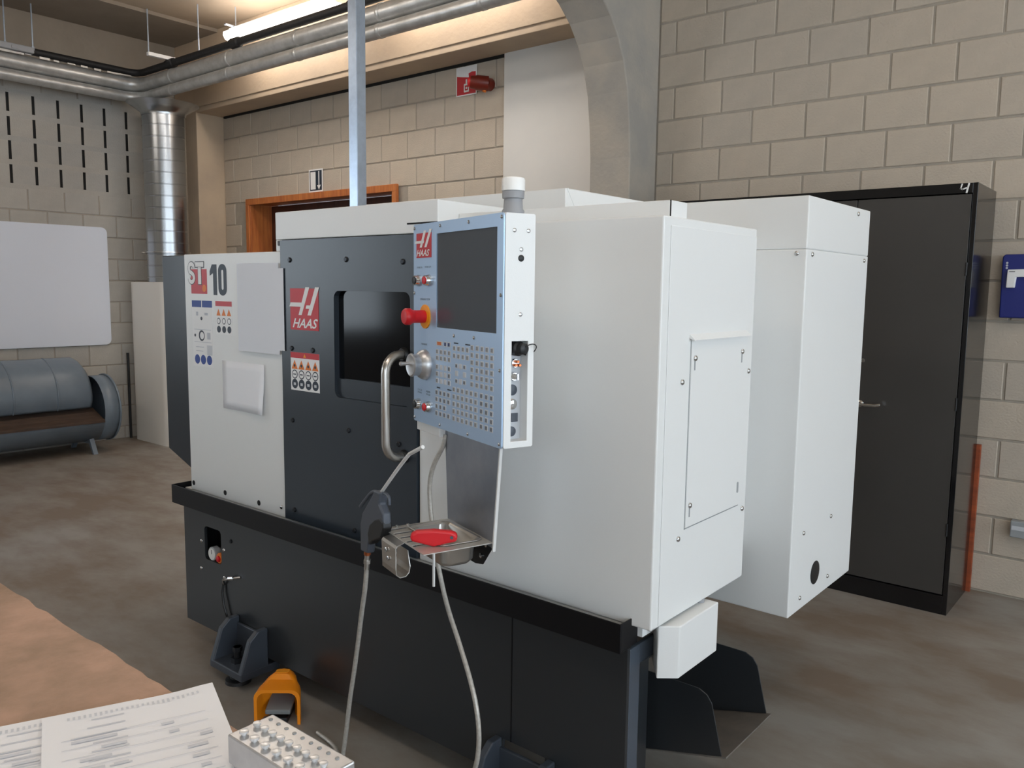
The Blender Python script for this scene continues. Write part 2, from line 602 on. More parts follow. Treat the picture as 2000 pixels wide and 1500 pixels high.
# doorway
d1 = MB()
d1.box(DX0 - 0.005, DX0 + 0.035, WY - 0.03, WY + 0.27, 0, DZ)
d1.box(DX1 - 0.035, DX1 + 0.005, WY - 0.03, WY + 0.27, 0, DZ)
d1.box(DX0 + 0.035, DX1 - 0.035, WY - 0.03, WY + 0.27, DZ - 0.035, DZ)
d1.box(DX0 - 0.03, DX1 + 0.03, WY - 0.04, WY - 0.012, DZ - 0.045, DZ + 0.012)
d1.box(DX0 - 0.03, DX0 + 0.02, WY - 0.04, WY - 0.012, 0, DZ - 0.045)
d1.box(DX1 - 0.02, DX1 + 0.03, WY - 0.04, WY - 0.012, 0, DZ - 0.045)
door1 = structure(build(d1, 'door_1', 'oak', bevel=0.003))
xm = (DX0 + DX1) / 2
for a, b in ((DX0 + 0.04, xm - 0.003), (xm + 0.003, DX1 - 0.04)):
    leaf = MB().box(a, b, WY + 0.20, WY + 0.245, 0.01, DZ - 0.04)
    build(leaf, 'door_leaf', 'door_brown', door1, bevel=0.003)

# ================================================================== THE LATHE
LY = 1.68
lathe = thing('cnc_lathe', 'large white and dark grey CNC lathe with control pendant and black base in the middle', 'machine', (-2.05, 2.3, 0))
def part(mb_, name, material, bevel=0.0, parent=lathe, seg=2, label=None):
    o_ = build(mb_, name, material, parent, bevel, seg)
    if label:
        o_['label'] = label
    return o_

# --- base
hole = rrect(-2.962, -2.842, 0.386, 0.522, 0.016, 4)
outer = [(-3.115, 0.10), (-1.415, 0.10), (-1.405, 0.212), (-1.255, 0.212), (-1.25, 0.10), (-1.007, 0.10), (-1.007, 0.60), (-3.115, 0.60)]
mb = MB().prism(outer, 'y', LY, LY + 0.012, holes=[hole])
base_front = part(mb, 'base_front_panel', 'base_paint')
mb = MB()
mb.box(-3.115, -3.10, LY + 0.012, 2.75, 0.10, 0.60)
mb.box(-3.10, -1.10, LY + 0.16, 1.95, 0.12, 0.60)
mb.box(-3.10, -1.45, 1.95, 2.75, 0.12, 0.60)
part(mb, 'base', 'base_paint')
mb = MB()
mb.box(-1.019, -1.007, LY + 0.0125, LY + 0.062, 0.10, 0.587)
mb.box(-1.019, -1.007, LY + 0.062, 1.93, 0.535, 0.587)
part(mb, 'base_side_frame', 'frame_paint_lit', bevel=0.002)
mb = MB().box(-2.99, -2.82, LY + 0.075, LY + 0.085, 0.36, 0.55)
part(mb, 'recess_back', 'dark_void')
mb = MB()
mb.box(-1.376, -1.373, LY - 0.0012, LY + 0.001, 0.212, 0.60)
part(mb, 'panel_seam', 'black_paint')

# drip tray lip running along the front
mb = MB()
mb.box(-3.108, -0.998, 1.629, 1.633, 0.600, 0.674)
mb.box(-3.108, -0.998, 1.633, LY, 0.600, 0.604)
mb.box(-3.112, -3.108, 1.629, 2.60, 0.600, 0.674)
mb.box(-1.002, -0.998, 1.633, LY + 0.03, 0.604, 0.674)
part(mb, 'drip_tray', 'black_paint', bevel=0.0012)
mb = MB().box(-3.10, -1.02, LY + 0.002, 2.2, 0.604, 0.655)
mb.box(-1.02, -0.985, LY + 0.03, 1.95, 0.62, 0.655)
part(mb, 'sill', 'white_paint')

# --- body shells
mb = MB().box(-3.05, -2.409, LY, 2.55, 0.655, 1.587)
body_left = part(mb, 'left_panel', 'white_paint', bevel=0.003)
mb = MB().box(-2.44, -1.10, LY + 0.03, 2.55, 0.655, 1.635)
part(mb, 'enclosure_core', 'white_paint')
mb = MB().box(-1.740, -0.945, LY, 2.195, 0.655, 1.641)
part(mb, 'right_panel', 'white_paint', bevel=0.004)
mb = MB()
mb.box(-2.442, -1.665, LY, 1.97, 1.626, 1.718)
mb.box(-2.442, -2.409, LY + 0.001, 1.72, 1.587, 1.626)
part(mb, 'header', 'white_paint', bevel=0.0025)
mb = MB().box(-2.424, -2.408, LY - 0.006, LY + 0.004, 1.606, 1.622)
part(mb, 'door_stop', 'black_plastic', bevel=0.002)
mb = MB().box(-1.79, -1.666, LY - 0.001, LY + 0.002, 1.652, 1.657)
part(mb, 'header_gap', 'dark_void')
mb = MB().box(-1.664, -0.978, 1.765, 1.85, 1.635, 1.684)
part(mb, 'roof_rail', 'white_paint', bevel=0.002)
mb = MB().box(-0.9795, -0.977, 1.7655, 1.769, 1.641, 1.684)
part(mb, 'rail_gap', 'black_paint')
mb = MB().box(-2.35, -1.455, 2.0, 2.45, 1.63, 1.767)
roof_box = part(mb, 'roof_box', 'white_paint', bevel=0.003)
# fold line on the roof box side
mb = MB().prism([(2.005, 1.767), (2.012, 1.767), (2.095, 1.66), (2.088, 1.66)], 'x', -1.4552, -1.4535)
part(mb, 'fold', 'white_paint', parent=roof_box)
mb = MB().prism([(-3.642, 1.60), (-3.642, 0.713), (-3.30, 0.595), (-3.05, 0.595), (-3.05, 1.60)], 'y', 1.90, 2.55)
part(mb, 'headstock_cover', 'anthracite_paint', bevel=0.004)
mb = MB().cyl((-3.642, 1.96, 1.135), (-3.668, 1.96, 1.135), 0.012)
mb.cyl((-3.655, 1.96, 1.135), (-3.668, 1.96, 1.135), 0.018)
part(mb, 'latch_knob', 'black_plastic')

# rear electrical cabinet
mb = MB().box(-1.90, -0.917, 2.5, 3.10, 0.44, 1.601)
rear = part(mb, 'electrical_cabinet', 'white_paint', bevel=0.004)
mb = MB().box(-1.90, -0.9175, 2.5005, 3.10, 1.6012, 1.76)
part(mb, 'cap', 'white_paint', bevel=0.004, parent=rear)
mb = MB().box(-2.95, -1.905, 2.56, 2.95, 0.10, 1.56)
part(mb, 'rear_housing', 'white_paint')
mb = MB().lathe((-0.917, 2.727, 0.533), (1, 0, 0), [(0, 0.040), (0.002, 0.040), (0.003, 0.036)], 22)
part(mb, 'cable_grommet', 'black_plastic', parent=rear)
SCR = MB().lathe((0, 0, 0), (1, 0, 0), [(0, 0.0075), (0.002, 0.0075), (0.0045, 0.0055), (0.0055, 0.002)], 12).mesh('screw', ['screw_metal'])
SCRF = MB().lathe((0, 0, 0), (0, -1, 0), [(0, 0.0075), (0.002, 0.0075), (0.0045, 0.0055), (0.0055, 0.002)], 12).mesh('screw', ['screw_metal'])
SCRFD = MB().lathe((0, 0, 0), (0, -1, 0), [(0, 0.0085), (0.0025, 0.0085), (0.005, 0.006)], 12).mesh('bolt', ['screw_dark'])
def put(me, name, loc, parent, local=False):
    o_ = bpy.data.objects.new(name, me)
    COL.objects.link(o_)
    o_.parent = parent
    o_.matrix_parent_inverse = PINV.get(parent.name, Matrix.Identity(4))
    o_.location = loc
    return o_
for y, z in ((2.96, 1.739), (2.543, 1.586), (3.053, 1.584), (2.599, 0.698), (2.856, 0.701), (2.594, 0.482), (2.855, 0.486)):
    put(SCR, 'screw', (-0.917, y, z), rear)
put(SCRF, 'screw', (-0.948, 2.5, 1.588), rear)

# side skin and access cover
mb = MB().box(-0.945, -0.9425, 1.712, 2.190, 0.66, 1.62)
skin = part(mb, 'side_skin', 'white_paint', bevel=0.0012)
mb = MB().box(-0.9425, -0.9395, 1.828, 2.160, 0.880, 1.360)
cover = part(mb, 'access_cover', 'white_paint', bevel=0.001)
mb = MB().prism([(-0.9425, 1.366), (-0.928, 1.352), (-0.928, 1.350), (-0.9425, 1.356)], 'y', 1.818, 2.150)
part(mb, 'cover_lip', 'white_paint', parent=cover)
mb = MB()
mb.box(-0.9426, -0.9418, 1.8250, 1.8275, 0.876, 1.35)
mb.box(-0.9426, -0.9418, 1.8250, 2.14, 0.8760, 0.8785)
part(mb, 'cover_gap', 'trunk_grey', parent=cover)
for y, z in ((1.845, 1.306), (2.118, 1.309), (1.845, 0.935)):
    put(SCR, 'screw', (-0.9395, y, z), cover)
    m_ = MB().box(-0.9396, -0.9388, y - 0.0028, y + 0.0028, z - 0.03, z - 0.006)
    part(m_, 'keyhole_slot', 'trunk_grey', parent=cover)
m_ = MB().prism(rrect(2.122, 2.132, 0.915, 0.946, 0.0045, 3), 'x', -0.9396, -0.9388)
part(m_, 'keyhole_slot', 'trunk_grey', parent=cover)
for y, z in ((1.787, 1.251), (2.170, 1.252), (1.795, 0.859), (2.168, 0.862)):
    put(SCR, 'screw', (-0.9425, y, z), skin)

# small housing under the side skin
pts = [(-0.957, 1.737), (-0.915, 1.772), (-0.915, 1.985), (-1.06, 1.985), (-1.06, 1.88)]
mb = MB().prism(pts, 'z', 0.512, 0.648)
part(mb, 'under_box', 'white_paint', bevel=0.003)
mb = MB().cyl((-0.955, 1.955, 0.645), (-0.955, 1.955, 0.662), 0.012)
part(mb, 'cable_gland', 'grey_plastic')

# chip chute leaving the base on the right
t = 0.004
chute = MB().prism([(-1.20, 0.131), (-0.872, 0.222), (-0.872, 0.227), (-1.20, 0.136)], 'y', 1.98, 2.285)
ch = part(chute, 'chip_chute', 'chute_lit_grey', bevel=0.0008)
for y in (1.98, 2.281):
    chute = MB().prism([(-1.20, 0.137), (-0.886, 0.224), (-0.92, 0.362), (-0.935, 0.382), (-0.959, 0.393), (-1.20, 0.393)], 'y', y, y + t)
    part(chute, 'chute_wall', 'base_paint', bevel=0.0008, parent=ch)

# --- sliding door with window and handle
win = rrect(-2.122, -1.77, 1.115, 1.457, 0.024, 5)
mb = MB().prism([(-2.406, 0.661), (-1.744, 0.661), (-1.744, 1.623), (-2.406, 1.623)], 'y', LY - 0.008, LY + 0.012, holes=[win])
door = part(mb, 'sliding_door', 'anthracite_paint')
mb = MB().box(-2.15, -1.76, LY + 0.012, LY + 0.018, 1.09, 1.48)
part(mb, 'window_pane', 'glass_dark', parent=door)
mb = MB().box(-2.121, -1.772, LY + 0.004, LY + 0.0121, 1.116, 1.175)
part(mb, 'window_ledge', 'anthracite_paint', parent=door)
hx, hy = -1.795, LY - 0.082
path = [(hx, LY - 0.006, 1.273)]
for i in range(9):
    a = (PI / 2) * i / 8
    path.append((hx, LY - 0.03 - 0.052 * math.sin(a), 1.221 + 0.052 * math.cos(a)))
for i in range(9):
    a = (PI / 2) * i / 8
    path.append((hx, LY - 0.082 + 0.052 * (1 - math.cos(a)), 1.018 - 0.052 * math.sin(a)))
path.append((hx, LY - 0.006, 0.966))
mb = MB().tube(path, 0.0135, 16)
part(mb, 'door_handle', 'stainless', parent=door)
for z in (1.273, 0.966):
    mb = MB().lathe((hx, LY - 0.008, z), (0, -1, 0), [(0, 0.021), (0.006, 0.021), (0.012, 0.017)], 18)
    part(mb, 'handle_mount', 'black_plastic', parent=door)
for x, z in ((-2.352, 1.557), (-2.058, 1.555), (-1.80, 1.545), (-2.349, 1.261), (-2.234, 1.260), (-2.351, 1.014), (-2.054, 1.014), (-1.82, 1.00),
             (-2.35, 0.70), (-2.03, 0.69)):
    put(SCRFD, 'bolt', (x, LY - 0.008, z), door)
for x, z in ((-3.03, 0.684), (-2.802, 0.682), (-2.578, 0.682)):
    m_ = MB().prism(circ(x, z, 0.010, 14), 'y', LY - 0.001, LY + 0.001)
    part(m_, 'mounting_hole', 'dark_void', parent=body_left)
put(SCRF, 'screw', (-2.438, LY, 0.692), body_left)

# --- badges and stickers
def haas_badge(parent, x0, x1, z0, z1, y):
    """red square badge with slanted white H and the maker's lettering"""
    w, h = x1 - x0, z1 - z0
    m_ = MB().box(x0, x1, y - 0.0012, y, z0, z1)
    b_ = part(m_, 'badge', 'logo_red', parent=parent)
    m_ = MB()
    yy = y - 0.0018
    def q(pts, d=0.0):
        m_.prism([(x0 + w * a, z0 + h * b) for a, b in pts], 'y', yy - d, yy - d + 0.0004)
    q([(0.30, 0.36), (0.41, 0.36), (0.70, 1.03), (0.56, 1.03)])
    q([(0.62, 0.36), (0.74, 0.36), (1.04, 1.03), (0.90, 1.03)])
    q([(-0.03, 0.56), (0.49, 0.56), (0.53, 0.66), (0.02, 0.66)], 0.0003)
    q([(0.56, 0.52), (0.70, 0.52), (0.73, 0.60), (0.59, 0.60)], 0.0002)
    text(m_, 'HAAS', x0 + 0.08 * w, x0 + 0.98 * w, z0 + 0.05 * h, z0 + 0.28 * h, yy, 0.02, 0.35)
    return m_, b_
def badge(mb_parent, x0, x1, z0, z1, y):
    m_, b_ = haas_badge(mb_parent, x0, x1, z0, z1, y)
    part(m_, 'badge_lettering', 'sticker_white', parent=mb_parent)
badge(door, -2.352, -2.200, 1.325, 1.463, LY - 0.008)

y = LY - 0.0012
m_ = MB().box(-3.000, -2.888, y, LY, 1.437, 1.530)
part(m_, 'model_badge', 'logo_red', parent=body_left)
def thick(m2, pts, wd, y0_):
    """a thick pen stroke through pts in the x-z plane"""
    n_ = len(pts)
    L_, R_ = [], []
    for i in range(n_):
        d0 = Vector(pts[i]) - Vector(pts[max(i - 1, 0)])
        d1 = Vector(pts[min(i + 1, n_ - 1)]) - Vector(pts[i])
        d = (d0.normalized() if d0.length else Vector((0, 0))) + (d1.normalized() if d1.length else Vector((0, 0)))
        d.normalize()
        nn = Vector((-d.y, d.x)) * wd / 2
        L_.append((pts[i][0] + nn.x, pts[i][1] + nn.y))
        R_.append((pts[i][0] - nn.x, pts[i][1] - nn.y))
    for i in range(n_ - 1):
        m2.prism([L_[i], L_[i + 1], R_[i + 1], R_[i]], 'y', y0_, y0_ + 0.0003)
def arc2(cx, cz, rx, rz, a0, a1, n_=8):
    return [(cx + rx * math.cos(math.radians(a0 + (a1 - a0) * i / n_)), cz + rz * math.sin(math.radians(a0 + (a1 - a0) * i / n_))) for i in range(n_ + 1)]
def glyph_st(m2, wd, y0_, e):
    sx = -2.9945
    rx_, rz_ = 0.0175, 0.0168
    pts = arc2(sx, 1.5335, rx_, rz_, 5, 270, 16) + arc2(sx, 1.4975, rx_, rz_, 90, -175, 16)[1:]
    thick(m2, pts, wd, y0_)
    m2.box(-2.9655 - e, -2.9065 + e, y0_, y0_ + 0.0003, 1.538 - e, 1.557 + e)
    m2.box(-2.947 - e, -2.925 + e, y0_, y0_ + 0.0003, 1.473 - e, 1.54)
m_ = MB()
glyph_st(m_, 0.0205, y - 0.0004, 0.0025)
part(m_, 'model_lettering_outline', 'sticker_dark', parent=body_left)
m_ = MB()
glyph_st(m_, 0.0155, y - 0.0008, 0.0)
part(m_, 'model_lettering', 'sticker_white', parent=body_left)
m_ = MB().prism(circ(-2.906, 1.458, 0.014, 18), 'y', y - 0.0008, y)
part(m_, 'model_roundel', 'sticker_orange', parent=body_left)
m_ = MB()
m_.box(-2.843, -2.818, LY - 0.0006, LY - 0.0002, 1.433, 1.547)
m_.prism([(-2.866, 1.522), (-2.866, 1.505), (-2.843, 1.515), (-2.843, 1.547), (-2.85, 1.547)], 'y', LY - 0.0006, LY - 0.0002)
m_.prism(rrect(-2.808, -2.752, 1.432, 1.548, 0.026, 6), 'y', LY - 0.0006, LY - 0.0002, holes=[rrect(-2.787, -2.773, 1.453, 1.527, 0.0068, 4)])
part(m_, 'model_number', 'sticker_dark', parent=body_left)

def sticker(parent, x0, x1, z0, z1, y, items, name='sticker'):
    m_ = MB().box(x0, x1, y - 0.0006, y, z0, z1)
    st = part(m_, name, 'sticker_white', parent=parent)
    w, h = x1 - x0, z1 - z0
    for it in items:
        mt = it[0]
        g = MB()
        lvl = 0.0010 + 0.0004 * it[1]
        if it[2] == 'r':
            a, b, c, d = it[3:]
            g.box(x0 + w * a, x0 + w * b, y - lvl, y - lvl + 0.0003, z1 - h * d, z1 - h * c)
        elif it[2] == 'c':
            a, b, r = it[3:]
            g.prism(circ(x0 + w * a, z1 - h * b, r, 16), 'y', y - lvl, y - lvl + 0.0003)
        elif it[2] == 't':
            a, b, r = it[3:]
            cx, cz = x0 + w * a, z1 - h * b
            g.prism([(cx - r, cz - r * 0.85), (cx + r, cz - r * 0.85), (cx, cz + r * 0.95)], 'y', y - lvl, y - lvl + 0.0003)
        part(g, {'r': 'print_bar', 'c': 'print_disc', 't': 'warning_triangle'}[it[2]], mt, parent=parent)
    return st

# warning sticker on the door
items = [('logo_red', 0, 'r', 0, 1, 0, 0.15), ('yellow', 1, 't', 0.5, 0.075, 0.007)]
for i in range(4):
    a = 0.14 + i * 0.24
    items += [('sticker_orange', 0, 't', a, 0.33, 0.017), ('sticker_dark', 1, 'c', a, 0.35, 0.005),
              ('sticker_dark', 0, 'c', a, 0.58, 0.0155), ('sticker_white', 1, 'c', a, 0.58, 0.012),
              ('print_dark', 2, 'r', a - 0.05, a + 0.05, 0.565, 0.595),
              ('sticker_dark', 0, 'c', a, 0.83, 0.0165), ('sticker_grey', 1, 'r', a - 0.04, a + 0.04, 0.80, 0.87)]
sticker(door, -2.356, -2.200, 1.120, 1.249, LY - 0.008, items, 'warning_sticker')
# instruction sticker with blue header
items = [('sticker_blue', 0, 'r', 0, 1, 0, 0.10), ('sticker_white', 1, 'r', 0.48, 0.51, 0, 0.10)]
for i in range(3):
    items += [('sticker_blue', 0, 'c', 0.2 + 0.3 * i, 0.895, 0.0185)]
items += [('print_grey', 0, 'r', 0.08, 0.92, 0.435, 0.442), ('print_grey', 0, 'r', 0.08, 0.92, 0.625, 0.632),
          ('print_dark', 0, 'c', 0.46, 0.27, 0.007), ('print_grey', 0, 'r', 0.2, 0.3, 0.17, 0.23), ('print_grey', 0, 'r', 0.62, 0.78, 0.18, 0.22),
          ('print_dark', 0, 'c', 0.45, 0.53, 0.021), ('sticker_white', 1, 'c', 0.47, 0.53, 0.014), ('print_dark', 0, 'c', 0.12, 0.53, 0.006),
          ('print_grey', 0, 'r', 0.72, 0.88, 0.48, 0.58), ('print_grey', 0, 'r', 0.15, 0.55, 0.70, 0.71), ('print_grey', 0, 'r', 0.15, 0.5, 0.76, 0.77),
          ('sticker_grey', 0, 'r', 0.7, 0.95, 0.67, 0.82)]
sticker(body_left, -3.0, -2.856, 1.158, 1.411, LY, items, 'instruction_sticker')
items = [('logo_red', 0, 'r', 0, 1, 0, 0.15)]
for i in range(3):
    a = 0.18 + i * 0.32
    items += [('sticker_orange', 0, 't', a, 0.34, 0.014), ('sticker_dark', 0, 'c', a, 0.60, 0.012), ('sticker_white', 1, 'c', a, 0.60, 0.009),
              ('sticker_dark', 0, 'c', a, 0.85, 0.013)]
sticker(body_left, -2.832, -2.722, 1.288, 1.411, LY, items, 'warning_sticker')

# --- gauge recess and fittings on the base
mb = MB().lathe((-2.922, LY + 0.02, 0.412), (0, -1, 0), [(-0.05, 0.018), (-0.01, 0.018), (-0.01, 0.028), (0.012, 0.028), (0.014, 0.025)], 22)
g = part(mb, 'pressure_gauge', 'grey_plastic')
mb = MB().prism(circ(-2.922, 0.412, 0.0235, 20), 'y', LY + 0.0045, LY + 0.0058)
part(mb, 'gauge_dial', 'sticker_white', parent=g)
mb = MB().box(-2.923, -2.921, LY + 0.0035, LY + 0.0044, 0.412, 0.43)
part(mb, 'gauge_needle', 'black_plastic', parent=g)
mb = MB().lathe((-2.872, LY + 0.03, 0.404), (0, -1, 0), [(-0.05, 0.014), (0.0, 0.014), (0.0, 0.022), (0.02, 0.022), (0.024, 0.018)], 18)
rk = part(mb, 'regulator_knob', 'sticker_orange')
mb = MB().lathe((-2.872, LY + 0.006, 0.404), (0, -1, 0), [(0, 0.012), (0.006, 0.012), (0.008, 0.009)], 14)
part(mb, 'knob_cap', 'red', parent=rk)
for x, z in ((-2.984, 0.455), (-2.821, 0.452), (-2.991, 0.341), (-2.823, 0.341)):
    put(SCRF, 'screw', (x, LY, z), base_front)
put(SCRFD, 'bolt', (-2.772, LY, 0.497), base_front)
mb = MB().tube([(-2.822, LY - 0.004, 0.315), (-2.81, LY - 0.015, 0.338), (-2.77, LY - 0.017, 0.354), (-2.73, LY - 0.012, 0.364), (-2.705, LY - 0.004, 0.370)], 0.0045, 8)
mb.tube([(-2.765, LY - 0.017, 0.356), (-2.74, LY - 0.013, 0.362)], 0.008, 8)
part(mb, 'grease_fitting', 'screw_metal')
mb = MB().tube([(-2.824, LY - 0.006, 0.318), (-2.827, LY - 0.01, 0.28), (-2.815, LY - 0.012, 0.235), (-2.796, LY - 0.01, 0.19), (-2.791, LY - 0.004, 0.165)], 0.0045, 8)
part(mb, 'thin_cable', 'black_plastic')

# --- levelling feet
def foot(cx):
    m_ = MB()
    y0 = LY - 0.115
    m_.box(cx - 0.105, cx + 0.105, y0, LY + 0.05, 0.045, 0.075)          # foot plate
    for s in (-1, 1):
        xa = cx + s * 0.105
        xb = xa - s * 0.024
        m_.prism([(y0, 0.07), (LY, 0.07), (LY, 0.215), (LY - 0.04, 0.215), (LY - 0.075, 0.185)], 'x', min(xa, xb), max(xa, xb))
    m_.box(cx - 0.10, cx + 0.10, LY - 0.012, LY, 0.07, 0.19)
    f_ = part(m_, 'levelling_foot', 'cast_grey', bevel=0.004)
    m_ = MB().lathe((cx, LY - 0.062, 0.0), (0, 0, 1), [(0, 0.048), (0.012, 0.046), (0.018, 0.03), (0.045, 0.024)], 20)
    part(m_, 'foot_pad', 'black_plastic', parent=f_)
    m_ = MB().cyl((cx, LY - 0.062, 0.03), (cx, LY - 0.062, 0.135), 0.013, seg=12)
    m_.prism(circ(cx, LY - 0.062, 0.024, 6), 'z', 0.075, 0.095)
    m_.prism(circ(cx, LY - 0.062, 0.018, 6), 'z', 0.118, 0.135)
    part(m_, 'levelling_bolt', 'screw_dark', parent=f_)
foot(-2.645)
foot(-1.325)

# ================================================================== CONTROL PENDANT (part of the lathe)
OX, OY = -1.602, 1.533
UX, UY = 0.94450354, -0.32850123
def P(u, n, z):
    """pendant frame: u to the right along its face, n into the machine, z up"""
    return (OX + UX * u - UY * n, OY + UY * u + UX * n, z)
PW, PZ0, PZ1, PD = 0.466, 1.115, 1.634, 0.077

mb = MB(P).box(0, 0.436, 0, PD, PZ0, PZ1)
rec = [(0.019, 1.130), (0.061, 1.130), (0.061, 1.355), (0.019, 1.355)]
mb.prism(rrect(0.0, PD, PZ0, PZ1, 0.004, 2), 'x', 0.436, PW, holes=[rec])
pend = part(mb, 'control_pendant', 'white_paint', bevel=0.0015)
scr_hole = [(0.134, 1.371), (0.437, 1.371), (0.437, 1.605), (0.134, 1.605)]
mb = MB(P).prism(rrect(-0.002, PW - 0.002, PZ0, PZ1, 0.006, 3), 'y', -0.004, -0.0005, holes=[scr_hole])
face = part(mb, 'face_plate', 'pendant_steel', parent=pend)
mb = MB(P).box(0.133, 0.438, -0.0018, -0.0006, 1.370, 1.606)
part(mb, 'screen', 'screen_glass', parent=pend)

def psc(u, z, n=-0.004, axis='n'):
    if axis == 'n':
        m_ = MB(P).lathe((u, n, z), (0, -1, 0), [(0, 0.0042), (0.002, 0.0042), (0.0035, 0.002)], 10)
    else:
        m_ = MB(P).lathe((PW, u, z), (1, 0, 0), [(0, 0.0048), (0.0012, 0.0048), (0.002, 0.003)], 10)
    part(m_, 'screw', 'screw_metal', parent=pend)
for u, z in ((0.157, 1.623), (0.306, 1.623), (0.457, 1.625), (0.006, 1.624), (0.005, 1.456), (0.456, 1.456), (0.234, 1.355), (0.335, 1.356),
             (0.455, 1.29), (0.158, 1.125), (0.308, 1.125), (0.006, 1.125), (0.456, 1.125)):
    psc(u, z)
for n_, z in ((0.022, 1.597), (0.058, 1.597), (0.040, 1.556), (0.040, 1.414)):
    psc(n_, z, axis='u')
m_ = MB(P).lathe((PW, 0.040, 1.537), (1, 0, 0), [(0, 0.0075), (0.001, 0.0075), (0.002, 0.006)], 14)
part(m_, 'side_button', 'black_plastic', parent=pend)

# badge on the pendant
m_ = MB(P).box(0.018, 0.106, -0.0052, -0.004, 1.547, 1.610)
part(m_, 'badge', 'logo_red', parent=pend)
m_ = MB(P)
def q2(pts):
    m_.prism([(0.018 + 0.088 * a, 1.547 + 0.066 * b) for a, b in pts], 'y', -0.0058, -0.0053)
q2([(0.24, 0.40), (0.38, 0.40), (0.68, 1.04), (0.52, 1.04)])
q2([(0.56, 0.40), (0.70, 0.40), (1.06, 1.08), (0.90, 1.08)])
q2([(-0.12, 0.56), (0.50, 0.56), (0.54, 0.66), (-0.06, 0.66)])
text(m_, 'HAAS', 0.020, 0.098, 1.551, 1.568, -0.0058, 0.02, 0.35)
part(m_, 'badge_lettering', 'sticker_white', parent=pend)

# push buttons with chrome bezels
def pbutton(u, z, cap):
    m_ = MB(P).lathe((u, -0.004, z), (0, -1, 0), [(0, 0.0150), (0.004, 0.0150), (0.008, 0.0135), (0.014, 0.0125), (0.0145, 0.010)], 22)
    part(m_, 'button_bezel', 'chrome', parent=pend)
    m_ = MB(P).lathe((u, -0.018, z), (0, -1, 0), [(0, 0.0098), (0.003, 0.0098), (0.0038, 0.007)], 18)
    part(m_, 'button_cap', cap, parent=pend)
pbutton(0.033, 1.489, 'black_plastic')
pbutton(0.094, 1.489, 'red')
pbutton(0.033, 1.163, 'black_plastic')
pbutton(0.094, 1.163, 'red')
# emergency stop
m_ = MB(P).lathe((0.071, -0.004, 1.396), (0, -1, 0), [(0, 0.031), (0.003, 0.031), (0.004, 0.029)], 28)
part(m_, 'emergency_stop_ring', 'yellow', parent=pend)
m_ = MB(P).lathe((0.071, -0.008, 1.396), (0, -1, 0), [(0, 0.0165), (0.028, 0.0165), (0.034, 0.0175), (0.040, 0.0215), (0.052, 0.0215), (0.057, 0.018), (0.058, 0.010)], 26)
part(m_, 'emergency_stop_button', 'red', parent=pend)
# jog handwheel
m_ = MB(P).lathe((0.069, -0.004, 1.271), (0, -1, 0), [(0, 0.040), (0.004, 0.040), (0.014, 0.036), (0.020, 0.030), (0.022, 0.028), (0.034, 0.028), (0.037, 0.030), (0.041, 0.030), (0.043, 0.027), (0.0415, 0.020)], 32)
jw = part(m_, 'jog_handwheel', 'alu', parent=pend)
m_ = MB(P).lathe((0.055, -0.046, 1.274), (0, -1, 0), [(0, 0.004), (0.004, 0.0045), (0.022, 0.006), (0.024, 0.004)], 14)
part(m_, 'crank_knob', 'alu', parent=pend)

# small lettering beside the controls
def ptext(s, u0, u1, z0, z1):
    m_ = MB(P)
    text(m_, s, u0, u1, z0, z1, -0.0044, 0.0)
    part(m_, 'lettering', 'print_dark', parent=pend)
ptext('POWER ON', 0.020, 0.052, 1.520, 1.5245)
ptext('POWER OFF', 0.068, 0.104, 1.521, 1.5255)
ptext('EMERGENCY STOP', 0.040, 0.098, 1.438, 1.443)
ptext('HANDLE', 0.046, 0.082, 1.322, 1.3265)
ptext('CYCLE', 0.024, 0.050, 1.199, 1.2035)
ptext('START', 0.024, 0.050, 1.192, 1.1965)
ptext('FEED', 0.076, 0.100, 1.199, 1.2035)
ptext('HOLD', 0.076, 0.100, 1.192, 1.1965)

# keypad: every key is a part
def key_mesh(w, h, cap, name):
    m_ = MB(P)
    m_.box(-w / 2, w / 2, -0.0016, 0, -h / 2, h / 2)
    m_.cur = 1
    m_.box(-w * 0.32, w * 0.32, -0.0024, -0.0016, -h * 0.34, h * 0.34)
    o0 = Vector(P(0, 0, 0))
    m_.v = [tuple(Vector(v) - o0) for v in m_.v]
    return m_.mesh(name, ['key_rim', cap])
KM = {c: key_mesh(0.0135, 0.0125, c, 'key') for c in ('key_cap', 'key_blue', 'key_dark')}
KM['wide'] = key_mesh(0.034, 0.0115, 'key_orange', 'key')
KM['small'] = key_mesh(0.0125, 0.0105, 'key_dark', 'key')
KM['pale'] = key_mesh(0.0135, 0.0125, 'key_rim', 'key')
keys = [('wide', 0.155, 1.3315), ('key_blue', 0.188, 1.3315), ('key_blue', 0.208, 1.3315)]
def grid(c, u0, u1, nu, z0, z1, nz, skip=()):
    for j in range(nz):
        for i in range(nu):
            if (j, i) in skip:
                continue
            cc = c(j, i) if callable(c) else c
            keys.append((cc, u0 + (u1 - u0) * i / max(1, nu - 1), z0 + (z1 - z0) * j / max(1, nz - 1)))
grid('key_cap', 0.143, 0.209, 4, 1.3105, 1.2945, 2)
grid(lambda j, i: 'key_dark' if i == 3 else ('key_cap' if i == 0 else 'pale'), 0.142, 0.209, 4, 1.2715, 1.2365, 3)
grid('key_dark', 0.140, 0.207, 4, 1.2065, 1.153, 4, skip=((2, 3),))
grid('key_cap', 0.237, 0.304, 4, 1.325, 1.3065, 2)
grid(lambda j, i: 'small' if (i != 1 and j != 1) else 'pale', 0.249, 0.290, 3, 1.283, 1.246, 3, skip=((1, 1),))
grid('key_cap', 0.327, 0.327, 1, 1.332, 1.246, 6)
grid('key_cap', 0.352, 0.4205, 4, 1.332, 1.246, 6)
